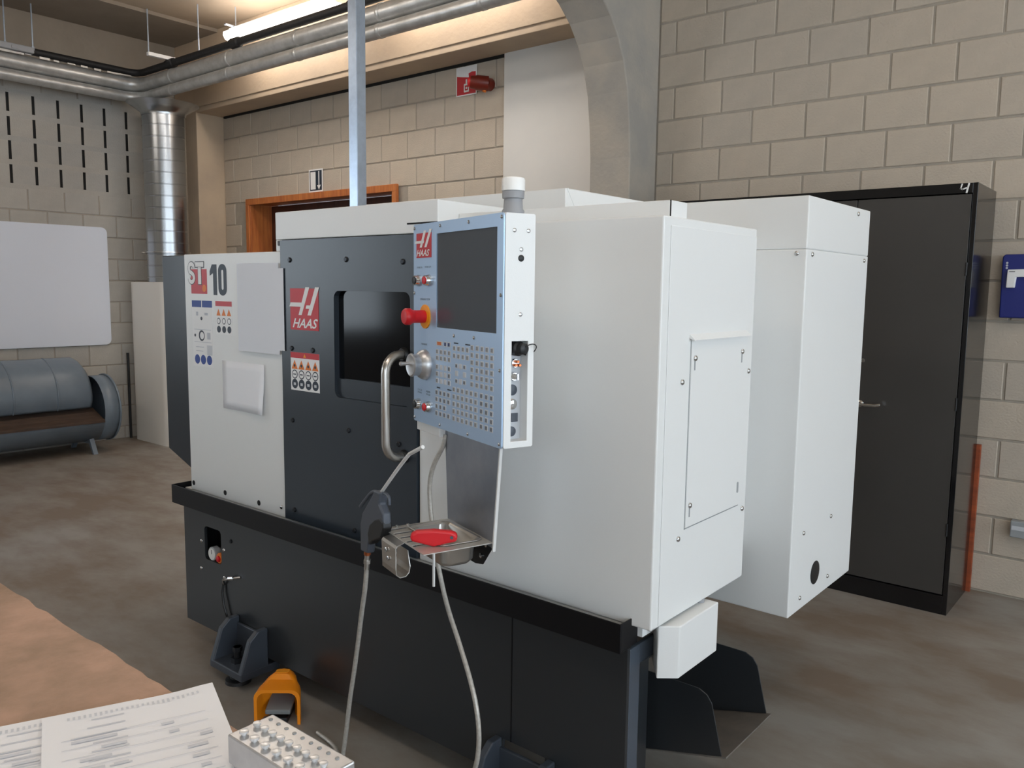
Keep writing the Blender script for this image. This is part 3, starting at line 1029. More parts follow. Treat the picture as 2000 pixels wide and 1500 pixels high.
grid('key_cap', 0.2355, 0.347, 6, 1.224, 1.1525, 5)
grid('key_dark', 0.374, 0.4205, 3, 1.224, 1.1525, 5)
for c, u, z in keys:
    o = bpy.data.objects.new('key', KM[c])
    COL.objects.link(o)
    o.parent = pend
    o.matrix_parent_inverse = Matrix.Identity(4)
    o.location = P(u, -0.004, z)
m_ = MB(P)
for u0, u1, z in ((0.139, 0.158, 1.219), (0.199, 0.220, 1.2195), (0.233, 0.255, 1.3375), (0.292, 0.316, 1.3375)):
    m_.box(u0, u1, -0.0046, -0.004, z - 0.0016, z + 0.0016)
part(m_, 'keypad_heading', 'sticker_dark', parent=pend)

# recess with sockets on the side
m_ = MB(P).box(0.4362, 0.437, 0.0195, 0.0605, 1.1305, 1.3545)
part(m_, 'socket_plate', 'sticker_grey', parent=pend)
def sock(n_, z, r, material, d=0.006, name='socket'):
    m_ = MB(P).lathe((0.437, n_, z), (1, 0, 0), [(0, r), (d * 0.7, r), (d, r * 0.85)], 18)
    return part(m_, name, material, parent=pend)
m_ = MB(P).lathe((0.437, 0.040, 1.338), (1, 0.2, 0), [(0, 0.017), (0.02, 0.017), (0.024, 0.013), (0.038, 0.0125), (0.04, 0.010)], 20)
part(m_, 'socket_cap', 'black_plastic', parent=pend)
loop = [(0.470 + 0.012 * math.sin(a), 0.063 + 0.016 * math.cos(a + PI), 1.336 + 0.013 * math.sin(a)) for a in [2 * PI * i / 20 for i in range(21)]]
m_ = MB(P).tube(loop, 0.0013, 6, caps=False)
part(m_, 'cap_strap', 'black_plastic', parent=pend)
sock(0.041, 1.304, 0.0105, 'chrome', 0.010, 'lock')
m_ = MB(P)
for dy, dz in ((0, 0.005), (0.005, -0.003), (-0.005, -0.003)):
    m_.cyl((0.444, 0.043 + dy, 1.303 + dz), (0.456, 0.043 + dy, 1.303 + dz), 0.004, 0.003, 10)
part(m_, 'socket_contacts', 'copper', parent=pend)
sock(0.039, 1.274, 0.0105, 'chrome', 0.010, 'lock')
m_ = MB(P).box(0.446, 0.462, 0.0375, 0.0405, 1.268, 1.281)
part(m_, 'lock_key', 'chrome', parent=pend)
sock(0.038, 1.243, 0.0125, 'slate_plastic', 0.004)
sock(0.038, 1.211, 0.0125, 'chrome', 0.005)
m_ = MB(P).box(0.437, 0.440, 0.025, 0.033, 1.170, 1.190)
m_.box(0.437, 0.440, 0.037, 0.053, 1.170, 1.190)
part(m_, 'data_ports', 'slate_plastic', parent=pend)
sock(0.037, 1.148, 0.0115, 'slate_plastic', 0.004)

# beacon lamp on top
bu, bn = 0.420, 0.046
m_ = MB(P).lathe((bu, bn, PZ1), (0, 0, 1), [(0, 0.0255), (0.008, 0.0255), (0.013, 0.022), (0.034, 0.0205), (0.036, 0.0245), (0.050, 0.0250), (0.052, 0.024)], 28)
part(m_, 'beacon_base', 'grey_plastic', parent=pend)
m_ = MB(P).lathe((bu, bn, PZ1 + 0.052), (0, 0, 1), [(0, 0.0262), (0.024, 0.0262), (0.028, 0.024), (0.030, 0.018)], 28)
part(m_, 'beacon_lens', 'lens_white', parent=pend)
m_ = MB(P).box(0.28, 0.38, 0.045, 0.07, PZ1, PZ1 + 0.010)
part(m_, 'cable_cover', 'white_paint', parent=pend)
# swing arm and bracket under the pendant
m_ = MB(P).box(0.000, 0.135, 0.004, 0.075, 1.089, 1.1145)
m_.prism([(0.0, 0.075), (0.12, 0.075), (0.12, 0.20), (0.03, 0.24)], 'z', 1.089, 1.110)
m_.box(0.132, 0.140, 0.002, 0.075, 1.089, 1.1145)
part(m_, 'pendant_arm', 'white_paint', bevel=0.002, parent=pend)

# steel shield and tool shelf under the pendant
m_ = MB(P).prism([(0.137, 1.113), (0.421, 1.113), (0.392, 0.862), (0.155, 0.875)], 'y', 0.020, 0.0225)
sh = part(m_, 'shield_plate', 'stainless_dull')
m_ = MB(P).prism([(0.421, 1.113), (0.426, 1.113), (0.397, 0.857), (0.392, 0.862)], 'y', 0.016, 0.023)
part(m_, 'shield_flange', 'bright_edge', parent=sh)
ZS = 0.877
slots = []
for i in range(5):
    n0 = -0.146 + 0.001
    u0 = 0.172 + i * 0.036
    slots.append([(u0, -0.155), (u0 + 0.012, -0.155), (u0 + 0.012, -0.108), (u0 + 0.006, -0.102), (u0, -0.108)])
pan_hole = rrect(0.185, 0.352, -0.096, 0.004, 0.016, 4)
m_ = MB(P).prism([(0.155, -0.160), (0.392, -0.160), (0.390, 0.020), (0.157, 0.020)], 'z', ZS - 0.002, ZS, holes=[pan_hole] + slots)
shelf = part(m_, 'tool_shelf', 'shelf_steel')
m_ = MB(P).prism([(0.392, ZS - 0.004), (0.337, 0.808), (0.300, 0.800), (0.262, 0.800), (0.262, ZS - 0.004)], 'y', 0.0228, 0.0248)
part(m_, 'gusset', 'black_paint', parent=sh)
for u, z in ((0.355, 0.862), (0.33, 0.828)):
    m_ = MB(P).lathe((u, 0.0228, z), (0, -1, 0), [(0, 0.006), (0.003, 0.006), (0.005, 0.003)], 12)
    part(m_, 'screw', 'screw_metal', parent=sh)
# sheet clip for the air gun at the end of the shelf
m_ = MB(P)
pts = [(0.195, -0.160, ZS - 0.001), (0.195, -0.164, ZS - 0.003), (0.195, -0.180, ZS - 0.006), (0.195, -0.184, ZS - 0.012), (0.195, -0.185, 0.815), (0.195, -0.182, 0.800), (0.195, -0.172, 0.792), (0.195, -0.156, 0.792), (0.195, -0.146, 0.800), (0.195, -0.143, 0.815), (0.195, -0.143, 0.850)]
wid = [(0.205, 0.285), (0.205, 0.285), (0.205, 0.290), (0.205, 0.290), (0.212, 0.292), (0.205, 0.290), (0.205, 0.288), (0.205, 0.286), (0.205, 0.284), (0.205, 0.284), (0.21, 0.27)]
vs, fs = [], []
for (u, n_, z), (a, b) in zip(pts, wid):
    vs += [(a, n_, z), (b, n_, z)]
for i in range(len(pts) - 1):
    fs.append((2 * i, 2 * i + 1, 2 * i + 3, 2 * i + 2))
m_._add(vs, fs)
clip = part(m_, 'gun_clip', 'stainless', parent=shelf)
so = clip.modifiers.new('thickness', 'SOLIDIFY')
so.thickness = 0.0022
for u, z in ((0.238, 0.850), (0.250, 0.832)):
    m_ = MB(P).lathe((u, -0.1858, z), (0, -1, 0), [(0, 0.006), (0.002, 0.006), (0.003, 0.004)], 12)
    part(m_, 'clip_rivet', 'screw_metal', parent=shelf)
for u, n_ in ((0.16, -0.15), (0.16, -0.125), (0.16, -0.095)):
    m_ = MB(P).lathe((u, n_, ZS), (0, 0, 1), [(0, 0.0045), (0.002, 0.0045), (0.004, 0.002)], 10)
    part(m_, 'screw', 'screw_metal', parent=shelf)

# flexible conduit from the arm down to the floor
cpts = [(0.142, 0.02, 1.095), (0.136, 0.014, 1.062), (0.110, 0.006, 1.02), (0.094, 0.002, 0.985), (0.088, 0.0, 0.945), (0.092, 0.0, 0.90), (0.104, 0.0, 0.850),
        (0.124, 0.0, 0.79), (0.158, 0.0, 0.715), (0.20, 0.0, 0.65), (0.26, 0.0, 0.585), (0.320, 0.0, 0.512), (0.352, 0.0, 0.455), (0.366, 0.0, 0.395), (0.360, 0.0, 0.33),
        (0.338, 0.0, 0.275), (0.30, 0.0, 0.19), (0.24, 0.01, 0.10), (0.16, 0.03, 0.03), (0.06, 0.06, 0.012), (-0.06, 0.08, 0.012)]
def smooth(pts, sub=4):
    out = []
    n_ = len(pts)
    for i in range(n_ - 1):
        p0, p1, p2, p3 = (Vector(pts[max(i - 1, 0)]), Vector(pts[i]), Vector(pts[i + 1]), Vector(pts[min(i + 2, n_ - 1)]))
        for k in range(sub):
            t_ = k / sub
            out.append(tuple(0.5 * ((2 * p1) + (p2 - p0) * t_ + (2 * p0 - 5 * p1 + 4 * p2 - p3) * t_ ** 2 + (3 * p1 - p0 - 3 * p2 + p3) * t_ ** 3)))
    out.append(tuple(pts[-1]))
    return out
m_ = MB(P).tube(smooth(cpts), 0.0062, 10)
part(m_, 'flexible_conduit', 'hose_grey')

# ================================================================== THINGS ON AND AROUND THE LATHE
# steel pan hanging in the shelf
m_ = MB(P)
prof2 = [(0.0, 0.000), (0.006, 0.000), (0.012, 0.006), (0.016, 0.05), (0.024, 0.060)]
loops = []
for inset, d in prof2:
    loops.append([(a, b, ZS + 0.003 - d) for a, b in rrect(0.172 + inset, 0.364 - inset, -0.106 + inset, 0.012 - inset, 0.02, 5)])
k = len(loops[0])
vs = [p for l in loops for p in l]
fs = []
for i in range(len(loops) - 1):
    for j in range(k):
        j2 = (j + 1) % k
        fs.append((i * k + j, i * k + j2, (i + 1) * k + j2, (i + 1) * k + j))
fs.append(tuple(range((len(loops) - 1) * k, len(loops) * k)))
m_._add(vs, fs, True)
o = tag(build(m_, 'steel_pan', 'stainless'), 'small rounded stainless steel pan set into the tool shelf below the pendant', 'pan')
so = o.modifiers.new('thickness', 'SOLIDIFY')
so.thickness = 0.0012

# T-handle hex key with red grip
tk = thing('hex_key', 'T-handle hex key with red grip standing in the tool shelf', 'tool', P(0.345, -0.112, 0.78))
def TK(a, b, z):        # a along grip, b across
    return P(0.345 + 0.50 * a + 0.86 * b, -0.112 + 0.86 * a - 0.50 * b, z)
m_ = MB(TK)
g_prof = [(-0.054, 0.898, 0.006), (-0.053, 0.908, 0.009), (-0.040, 0.914, 0.0105), (0.0, 0.917, 0.0115), (0.040, 0.914, 0.0105), (0.053, 0.909, 0.009), (0.055, 0.900, 0.006),
          (0.053, 0.889, 0.009), (0.036, 0.886, 0.0105), (0.012, 0.880, 0.0105), (0.0, 0.877, 0.010), (-0.012, 0.880, 0.0105), (-0.036, 0.886, 0.0105), (-0.052, 0.889, 0.009)]
m_.prism([(a, z) for a, z, w in g_prof], 'y', -0.0105, 0.0105)
build(m_, 'grip', 'red', tk, bevel=0.006, seg=3)
m_ = MB(TK).cyl((0, 0, 0.885), (0, 0, 0.780), 0.0035, seg=6)
build(m_, 'shaft', 'bright_edge', tk)
m_ = MB(TK).cyl((0.042, -0.0112, 0.900), (0.042, 0.0112, 0.900), 0.004, seg=10)
build(m_, 'hang_hole', 'slate_plastic', tk)

# air gun
gn = -0.166
gun = thing('air_gun', 'dark grey compressed air gun with steel nozzle hanging in the sheet clip', 'tool', P(0.10, gn, 0.78))
def G(u, n, z): return P(u, gn + n, z)
m_ = MB(G).prism([(0.139, 0.971), (0.180, 0.974), (0.172, 0.943), (0.196, 0.925), (0.200, 0.895), (0.184, 0.868), (0.130, 0.846), (0.099, 0.826), (0.090, 0.795),
                  (0.043, 0.790), (0.043, 0.861), (0.058, 0.895), (0.083, 0.917), (0.129, 0.958)], 'y', -0.011, 0.011)
build(m_, 'body', 'slate_plastic', gun, bevel=0.005, seg=3)
m_ = MB(G).prism([(0.198, 0.905), (0.202, 0.890), (0.184, 0.862), (0.132, 0.840), (0.105, 0.822), (0.097, 0.851), (0.110, 0.876), (0.145, 0.898), (0.178, 0.909)], 'y', -0.0125, 0.0125)
build(m_, 'grip_insert', 'black_plastic', gun, bevel=0.004, seg=3)
m_ = MB(G).tube(smooth([(0.155, 0, 0.968), (0.105, 0, 0.958), (0.063, 0, 0.932), (0.018, 0, 0.900)], 5), 0.0048, 8)
build(m_, 'trigger', 'slate_plastic', gun)
m_ = MB(G).tube(smooth([(0.165, 0, 0.968), (0.192, 0, 0.972), (0.210, 0, 0.967), (0.212, 0, 0.950)], 5), 0.0042, 8)
build(m_, 'hook', 'slate_plastic', gun)
m_ = MB(G).tube(smooth([(0.160, 0, 0.968), (0.258, 0, 1.044), (0.322, 0, 1.090), (0.339, 0, 1.099), (0.401, 0, 1.124)], 6), 0.0044, 10)
build(m_, 'nozzle', 'bright_edge', gun)
m_ = MB(G).cyl((0.067, 0, 0.798), (0.065, 0, 0.784), 0.009, seg=12)
build(m_, 'collar', 'copper', gun)
m_ = MB(G).tube([(0.065, 0, 0.786), (0.059, 0, 0.742)], 0.007, 12)
m_.tube([(0.063, 0, 0.770), (0.062, 0, 0.760)], 0.0095, 6)
build(m_, 'fitting', 'stainless', gun)
hp = [(0.060, 0, 0.748), (0.046, 0, 0.686), (0.019, 0, 0.607), (-0.006, 0, 0.526), (-0.040, 0, 0.425), (-0.079, 0, 0.319), (-0.111, 0, 0.212), (-0.139, 0, 0.128),
      (-0.165, 0.003, 0.055), (-0.20, 0.01, 0.015), (-0.27, 0.03, 0.0095), (-0.38, 0.06, 0.0095), (-0.50, 0.04, 0.0095)]
m_ = MB(G).tube(smooth(hp), 0.0064, 10)
build(m_, 'air_hose', 'hose_grey', gun)

# papers taped on the left panel
m_ = MB().box(-2.665, -2.412, LY - 0.0125, LY - 0.0115, 1.235, 1.548)
m_.box(-2.412, -2.385, LY - 0.0125, LY - 0.0115, 1.25, 1.53)
tag(build(m_, 'paper_sheet', 'paper_shade'), 'large white sheet fixed on the left panel beside the dark door', 'paper')
m_ = MB()
vs, fs = [], []
nx, nz = 8, 6
for j in range(nz + 1):
    for i in range(nx + 1):
        x = -2.79 + 0.27 * i / nx
        z = 1.012 + 0.18 * j / nz
        vs.append((x, LY - 0.004 - 0.012 * math.exp(-((i - nx) ** 2 + j * j) / 8.0), z))
for j in range(nz):
    for i in range(nx):
        a = j * (nx + 1) + i
        fs.append((a, a + 1, a + nx + 2, a + nx + 1))
m_._add(vs, fs, True)
o = tag(build(m_, 'paper_sheet', 'paper'), 'smaller white sheet with a curling corner, lower on the left panel', 'paper')
so = o.modifiers.new('thickness', 'SOLIDIFY')
so.thickness = 0.0006

# foot switch
fs_ = thing('foot_pedal', 'orange hooded foot switch standing on the floor before the lathe', 'pedal', (-2.30, 1.56, 0))
fe = Vector((0.757, 0.653, 0)).normalized()
fb = Vector((-0.653, 0.757, 0)).normalized()
fo = Vector((-2.330, 1.480, 0))
def FP(a, b, z):
    p = fo + fe * a + fb * b
    return (p.x, p.y, z)
m_ = MB(FP)
W, Ln, Hh, th = 0.155, 0.20, 0.135, 0.010
def arch(w0, w1, h, r):
    return [(w0, 0.0)] + [(w0 + r - r * math.cos(PI / 2 * i / 4), h - r + r * math.sin(PI / 2 * i / 4)) for i in range(5)] + \
           [(w1 - r + r * math.sin(PI / 2 * i / 4), h - r + r * math.cos(PI / 2 * i / 4)) for i in range(5)] + [(w1, 0.0)]
secs = [(0.0, 0.0, W, Hh * 0.90, 0.028), (0.03, 0.004, W - 0.004, Hh * 0.95, 0.03), (0.055, 0.010, W - 0.010, Hh * 0.98, 0.035), (0.065, 0.022, W - 0.022, Hh * 1.10, 0.04),
        (0.105, 0.034, W - 0.034, Hh * 1.10, 0.042), (0.125, 0.04, W - 0.04, Hh * 0.85, 0.036)]
vs, fs = [], []
for b, w0, w1, h, r in secs:
    vs += [(a, b, z) for a, z in arch(w0, w1, h, r)]
for b, w0, w1, h, r in secs:
    vs += [(a, b, z) for a, z in arch(w0 + th, w1 - th, h - th, r)]
k = len(arch(0, 1, 1, 0.1))
ns = len(secs)
for i in range(ns - 1):
    for j in range(k - 1):
        fs.append((i * k + j, i * k + j + 1, (i + 1) * k + j + 1, (i + 1) * k + j))
        q_ = ns * k
        fs.append((q_ + i * k + j, q_ + (i + 1) * k + j, q_ + (i + 1) * k + j + 1, q_ + i * k + j + 1))
for j in range(k - 1):
    fs.append((j, ns * k + j, ns * k + j + 1, j + 1))
fs.append(tuple((ns - 1) * k + j for j in range(k)))
m_._add(vs, fs, True)
build(m_, 'hood', 'orange', fs_)
m_ = MB(FP).prism([(0.005, 0.032), (0.10, 0.052), (0.10, 0.068), (0.005, 0.048)], 'x', 0.035, 0.120)
build(m_, 'treadle', 'pedal_grey', fs_, bevel=0.004)
m_ = MB(FP).box(0.045, W - 0.045, 0.0, 0.112, 0.0, 0.022)
build(m_, 'base_plate', 'black_plastic', fs_, bevel=0.003)
m_ = MB(FP).prism(rrect(0.055, 0.100, 0.070, 0.098, 0.010, 4), 'z', Hh * 1.10, Hh * 1.10 + 0.002)
build(m_, 'emblem', 'yellow', fs_)

# galvanised strut rising from the machine to the ceiling
m_ = MB()
x0, x1, y0, y1 = -2.926, -2.873, 2.40, 2.452
m_.box(x0, x1, y0, y0 + 0.003, 1.588, CZ)
m_.box(x1 - 0.003, x1, y0 + 0.003, y1, 1.588, CZ)
m_.box(x0, x0 + 0.003, y0 + 0.003, y1, 1.588, CZ)
m_.box(x0 + 0.003, x1 - 0.003, y1 - 0.003, y1, 1.588, CZ)
tag(build(m_, 'steel_strut', 'zinc', bevel=0.0008), 'vertical galvanised square strut rising from the lathe to the ceiling', 'post')

# ================================================================== STEEL CABINETS
def cabinet(x1, w, label, number):
    x0 = x1 - w
    y0, y1, h = 4.089, 4.50, 1.954
    c = thing('steel_cabinet', label, 'cabinet', ((x0 + x1) / 2, y0 + 0.2, 0), 'black steel cabinets against the block wall')
    m_ = MB()
    m_.box(x0, x0 + 0.024, y0, y1, 0, h)
    m_.box(x1 - 0.020, x1, y0, y1, 0, h)
    m_.box(x0 + 0.024, x1 - 0.020, y0, y1, h - 0.043, h)
    m_.box(x0 + 0.024, x1 - 0.020, y0, y1, 0, 0.088)
    m_.box(x0 + 0.024, x1 - 0.020, y1 - 0.01, y1, 0.088, h - 0.043)
    build(m_, 'carcass', 'black_gloss', c, bevel=0.0015)
    xm_ = (x0 + x1) / 2 - 0.004
    for a, b, hs in ((x0 + 0.026, xm_ - 0.002, -1), (xm_ + 0.002, x1 - 0.024, 1)):
        m_ = MB().box(a, b, y0 + 0.006, y0 + 0.03, 0.092, h - 0.047)
        dr = build(m_, 'door', 'cabinet_black', c, bevel=0.002)
        PINV[dr.name] = Matrix.Identity(4)
        for z in (1.582, 0.980, 0.401):
            xx = b if hs > 0 else a
            m_ = MB().cyl((xx, y0 + 0.004, z - 0.03), (xx, y0 + 0.004, z + 0.028), 0.005, seg=10)
            build(m_, 'hinge', 'black_plastic', dr)
        if hs > 0:
            hx_ = a + 0.066
            m_ = MB().lathe((hx_, y0 + 0.006, 0.944), (0, -1, 0), [(0, 0.016), (0.008, 0.016), (0.012, 0.010), (0.035, 0.009)], 14)
            m_.tube([(hx_ - 0.004, y0 - 0.030, 0.945), (hx_ + 0.03, y0 - 0.034, 0.943), (hx_ + 0.075, y0 - 0.032, 0.944), (hx_ + 0.098, y0 - 0.026, 0.949)], 0.008, 10)
            build(m_, 'handle', 'chrome', dr)
            m_ = MB().lathe((hx_, y0 + 0.006, 1.151), (0, -1, 0), [(0, 0.010), (0.004, 0.010), (0.005, 0.006)], 14)
            build(m_, 'lock', 'screw_metal', dr)
    if number:
        m_ = MB()
        zt = h - 0.003
        y = y0 - 0.0008
        def stroke(pts, wd=0.0055):
            for p, q_ in zip(pts[:-1], pts[1:]):
                d = Vector((q_[0] - p[0], q_[1] - p[1])).normalized() * wd
                nrm = Vector((-d.y, d.x))
                m_.prism([(p[0] - d.x / 2 + nrm.x / 2, p[1] - d.y / 2 + nrm.y / 2), (p[0] - d.x / 2 - nrm.x / 2, p[1] - d.y / 2 - nrm.y / 2),
                          (q_[0] + d.x / 2 - nrm.x / 2, q_[1] + d.y / 2 - nrm.y / 2), (q_[0] + d.x / 2 + nrm.x / 2, q_[1] + d.y / 2 + nrm.y / 2)], 'y', y, y + 0.0006)
        stroke([(-0.833, zt - 0.002), (-0.838, zt - 0.020), (-0.830, zt - 0.024), (-0.812, zt - 0.017)])
        stroke([(-0.806, zt - 0.001), (-0.813, zt - 0.037)], 0.007)
        build(m_, 'painted_number', 'sticker_white', c)
    return c
cabinet(-0.769, 1.0, 'tall black steel cabinet marked with a white 4, right of the lathe', True)
cabinet(-1.772, 0.85, 'second black steel cabinet, mostly hidden behind the lathe rear', False)

# orange plank standing between cabinet and wall
m_ = MB().box(-0.800, -0.752, 4.508, 4.532, 0, 0.742)
m_.box(-0.797, -0.755, 4.5055, 4.508, 0.72, 0.742)
tag(build(m_, 'wood_plank', 'plank_orange', bevel=0.002), 'thin orange brown plank upright between black cabinet and wall', 'plank')

# blue wall box with white handle
wb = thing('wall_box', 'blue plastic wall box with white angled handle, at the right edge', 'box', (-0.62, 4.50, 1.36))
m_ = MB().prism([(-0.717, 1.363), (-0.42, 1.363), (-0.42, 1.66), (-0.71, 1.66), (-0.721, 1.648)], 'y', 4.49, 4.545)
build(m_, 'housing', 'blue_plastic', wb, bevel=0.006, seg=3)
m_ = MB().prism([(-0.692, 1.588), (-0.46, 1.594), (-0.46, 1.556), (-0.656, 1.554), (-0.660, 1.504), (-0.694, 1.504)], 'y', 4.462, 4.489)
build(m_, 'handle', 'sticker_white', wb, bevel=0.003)
m_ = MB().box(-0.685, -0.661, 4.4605, 4.462, 1.577, 1.580)
build(m_, 'handle_slot', 'black_plastic', wb)
m_ = MB()
for i in range(3):
    m_.prism(circ(-0.700, 1.596 + 0.012 * i, 0.005, 10), 'y', 4.489, 4.4898)
build(m_, 'marking', 'sticker_grey', wb)

# cable trunking end
m_ = MB().box(-0.601, 0.2, 4.50, 4.546, 0.315, 0.395)
tr = tag(build(m_, 'cable_trunking', 'trunk_grey', bevel=0.004), 'light grey cable trunking low on the block wall, right edge', 'trunking')
m_ = MB().box(-0.595, 0.2, 4.4985, 4.4998, 0.352, 0.372)
build(m_, 'trunking_cover', 'sticker_grey', tr)

# ================================================================== SIGNS AND ALARM
yw = WY - 0.006
sg = thing('exit_sign', 'small white sign with door shape and down arrow above the doorway', 'sign', (-5.99, yw, 2.29))
m_ = MB().box(-6.085, -5.893, yw - 0.004, yw, 2.288, 2.482)
build(m_, 'plate', 'sticker_white', sg)
m_ = MB().box(-6.070, -5.904, yw - 0.0046, yw - 0.004, 2.300, 2.470)
build(m_, 'field', 'sticker_dark', sg)
m_ = MB().box(-6.060, -5.990, yw - 0.0052, yw - 0.0046, 2.310, 2.460)
build(m_, 'door_symbol', 'sticker_white', sg)
m_ = MB().box(-5.950, -5.938, yw - 0.0052, yw - 0.0046, 2.34, 2.462)
m_.prism([(-5.970, 2.345), (-5.944, 2.306), (-5.918, 2.345)], 'y', yw - 0.0052, yw - 0.0046)
build(m_, 'arrow', 'sticker_white', sg)

fs2 = thing('fire_alarm_sign', 'red square fire alarm sign with white pictogram and painted glare under the beam', 'sign', (-4.21, yw, 2.86))
m_ = MB().box(-4.312, -4.112, yw - 0.004, yw, 2.862, 3.066)
build(m_, 'plate', 'sticker_white', fs2)
m_ = MB().box(-4.304, -4.120, yw - 0.0046, yw - 0.004, 2.870, 3.045)
build(m_, 'field', 'logo_red', fs2)
m_ = MB().prism(rrect(-4.235, -4.185, 2.885, 2.945, 0.006, 3), 'y', yw - 0.0052, yw - 0.0046, holes=[rrect(-4.225, -4.195, 2.897, 2.933, 0.004, 3)])
m_.prism(circ(-4.21, 2.915, 0.008, 12), 'y', yw - 0.0052, yw - 0.0046)
m_.box(-4.217, -4.203, yw - 0.0052, yw - 0.0046, 2.945, 2.975)
m_.prism([(-4.304, 3.005), (-4.25, 2.995), (-4.185, 2.985), (-4.19, 3.012), (-4.16, 3.022), (-4.12, 3.018), (-4.12, 3.045), (-4.304, 3.045)], 'y', yw - 0.0052, yw - 0.0046)  # white top band: glare painted onto the sign
build(m_, 'symbol_and_glare', 'sticker_white', fs2)

al = thing('alarm_sounder', 'dark red cylindrical alarm sounder on the block wall beside the fire sign', 'alarm', (-4.02, yw, 2.90))
m_ = MB().lathe((-3.985, yw - 0.05, 2.905), (-0.72, -0.69, 0.06), [(-0.02, 0.052), (0.06, 0.052), (0.075, 0.046), (0.10, 0.044), (0.108, 0.040)], 26)
m_.cyl((-3.985, yw, 2.905), (-3.985, yw - 0.06, 2.905), 0.045)
build(m_, 'housing', 'dark_red', al)
m_ = MB().lathe((-4.063, yw - 0.1245, 2.9115), (-0.72, -0.69, 0.06), [(0, 0.036), (0.010, 0.034), (0.018, 0.026), (0.02, 0.014)], 22)
build(m_, 'lens', 'red', al)
m_ = MB().lathe((-3.99, yw - 0.055, 2.86), (0, -0.3, -1), [(0, 0.016), (0.012, 0.014), (0.014, 0.008)], 14)
build(m_, 'indicator', 'sticker_orange', al)

# ================================================================== LAMPS, PIPES, DUCT
def ceiling_light(x0, x1, y, z, label):
    L = thing('fluorescent_light', label, 'light', ((x0 + x1) / 2, y, z), 'fluorescent lights hung from the ceiling')
    m_ = MB().prism(rrect(y - 0.035, y + 0.035, z + 0.037, z + 0.075, 0.012, 3), 'x', x0 + 0.01, x1 - 0.01)
    build(m_, 'housing', 'sticker_white', L)
    prof_ = [(y - 0.085, z + 0.036), (y - 0.088, z + 0.005), (y - 0.07, z - 0.025), (y - 0.035, z - 0.038), (y + 0.035, z - 0.038), (y + 0.07, z - 0.025), (y + 0.088, z + 0.005), (y + 0.085, z + 0.036)]
    m_ = MB().prism(prof_, 'x', x0, x1)
    build(m_, 'diffuser', 'tube_light', L, bevel=0.01)
    for x in (x0 + 0.06, x1 - 0.06):
        m_ = MB().box(x - 0.012, x + 0.012, y - 0.10, y + 0.10, z + 0.075, z + 0.085)
        build(m_, 'bracket', 'zinc', L)
        m_ = MB().cyl((x, y, z + 0.08), (x, y, CZ), 0.005, seg=8)
        build(m_, 'hanger_rod', 'zinc', L)
    return L
ceiling_light(-6.42, -5.08, 4.03, 3.53, 'lit fluorescent ceiling light hanging behind the foil pipes')
ceiling_light(-4.62, -3.28, 4.03, 3.53, 'second fluorescent ceiling light of the row along the beam')
ceiling_light(-6.30, -4.96, 2.45, 3.53, 'fluorescent ceiling light over the floor before the drum bench')
ceiling_light(-4.50, -3.16, 2.45, 3.53, 'fluorescent ceiling light over the left end of the lathe')
ceiling_light(-0.30, 1.04, 2.45, 3.53, 'added unseen fluorescent light over the floor before the black cabinets')  # added out of view to brighten the right wall and floor
ceiling_light(-7.05, -5.71, 0.10, 3.53, 'added unseen fluorescent light near the left wall, before the drum bench row')  # added out of view to lift the white cover and the left corner
ceiling_light(-2.30, -0.96, 0.10, 3.53, 'added unseen fluorescent light over the workbench')  # added out of view to brighten the bench top and papers
ceiling_light(-0.50, 0.84, 0.10, 3.53, 'added unseen fluorescent light beyond the right end of the workbench')  # another added lamp, there to whiten the papers

PXL, PYB = -7.60, 3.81
def corner_path(x_end, y_end, xo, yo, z, r=0.14):
    cx, cy = xo + r, yo - r
    p = [(x_end, yo, z)]
    for i in range(7):
        a = PI / 2 + (PI / 2) * i / 6
        p.append((cx + r * math.cos(a), cy + r * math.sin(a), z))
    p.append((xo, y_end, z))
    return p
def densify(p, step=0.25):
    out = [p[0]]
    for a, b in zip(p[:-1], p[1:]):
        d = (Vector(b) - Vector(a)).length
        k_ = max(1, int(d / step))
        for i in range(1, k_ + 1):
            out.append(tuple(Vector(a).lerp(Vector(b), i / k_)))
    return out
def foil_pipe(z, r, dy, label):
    pth = densify(corner_path(-2.90, 0.5, PXL + dy, PYB - dy, z))
    m_ = MB().tube(pth, r, 14)
    pp = tag(build(m_, 'insulated_pipe', 'foil'), label, 'pipe', 'foil wrapped pipes under the ceiling')
    x = -7.0
    while x < -3.2:
        m_ = MB().lathe((x, PYB - dy, z), (1, 0, 0), [(0, r * 1.02), (0.004, r * 1.06), (0.03, r * 1.06), (0.034, r * 1.02)], 14)
        build(m_, 'tape_band', 'foil', pp)
        x += 0.9
foil_pipe(3.262, 0.064, 0.0, 'thicker foil wrapped pipe, upper of the two along the beam')
foil_pipe(3.148, 0.047, 0.02, 'thinner foil wrapped pipe, lower of the two along the beam')
m_ = MB().tube(densify(corner_path(-2.90, 1.0, PXL + 0.03, PYB - 0.02, 3.365, 0.10)), 0.030, 12)
bp = tag(build(m_, 'black_pipe', 'pipe_black'), 'black insulated pipe above the foil wrapped pipes', 'pipe')
for x, l in ((-7.05, 0.12), (-6.05, 0.12), (-4.6, 0.12)):
    m_ = MB().lathe((x, PYB - 0.02, 3.365), (1, 0, 0), [(0, 0.031), (0.01, 0.040), (l - 0.01, 0.040), (l, 0.031)], 12)
    build(m_, 'pipe_sleeve', 'pipe_black', bp)
m_ = MB()
for i in range(24):
    y = 3.60 - i * 0.11
    m_.box(-7.545 + random.uniform(-0.01, 0.01), -7.53, y, y + random.uniform(0.04, 0.115), 3.318 + random.uniform(-0.01, 0.010), 3.330 + random.uniform(-0.004, 0.004))
o = build(m_, 'torn_foil_edge', 'foil', bp)
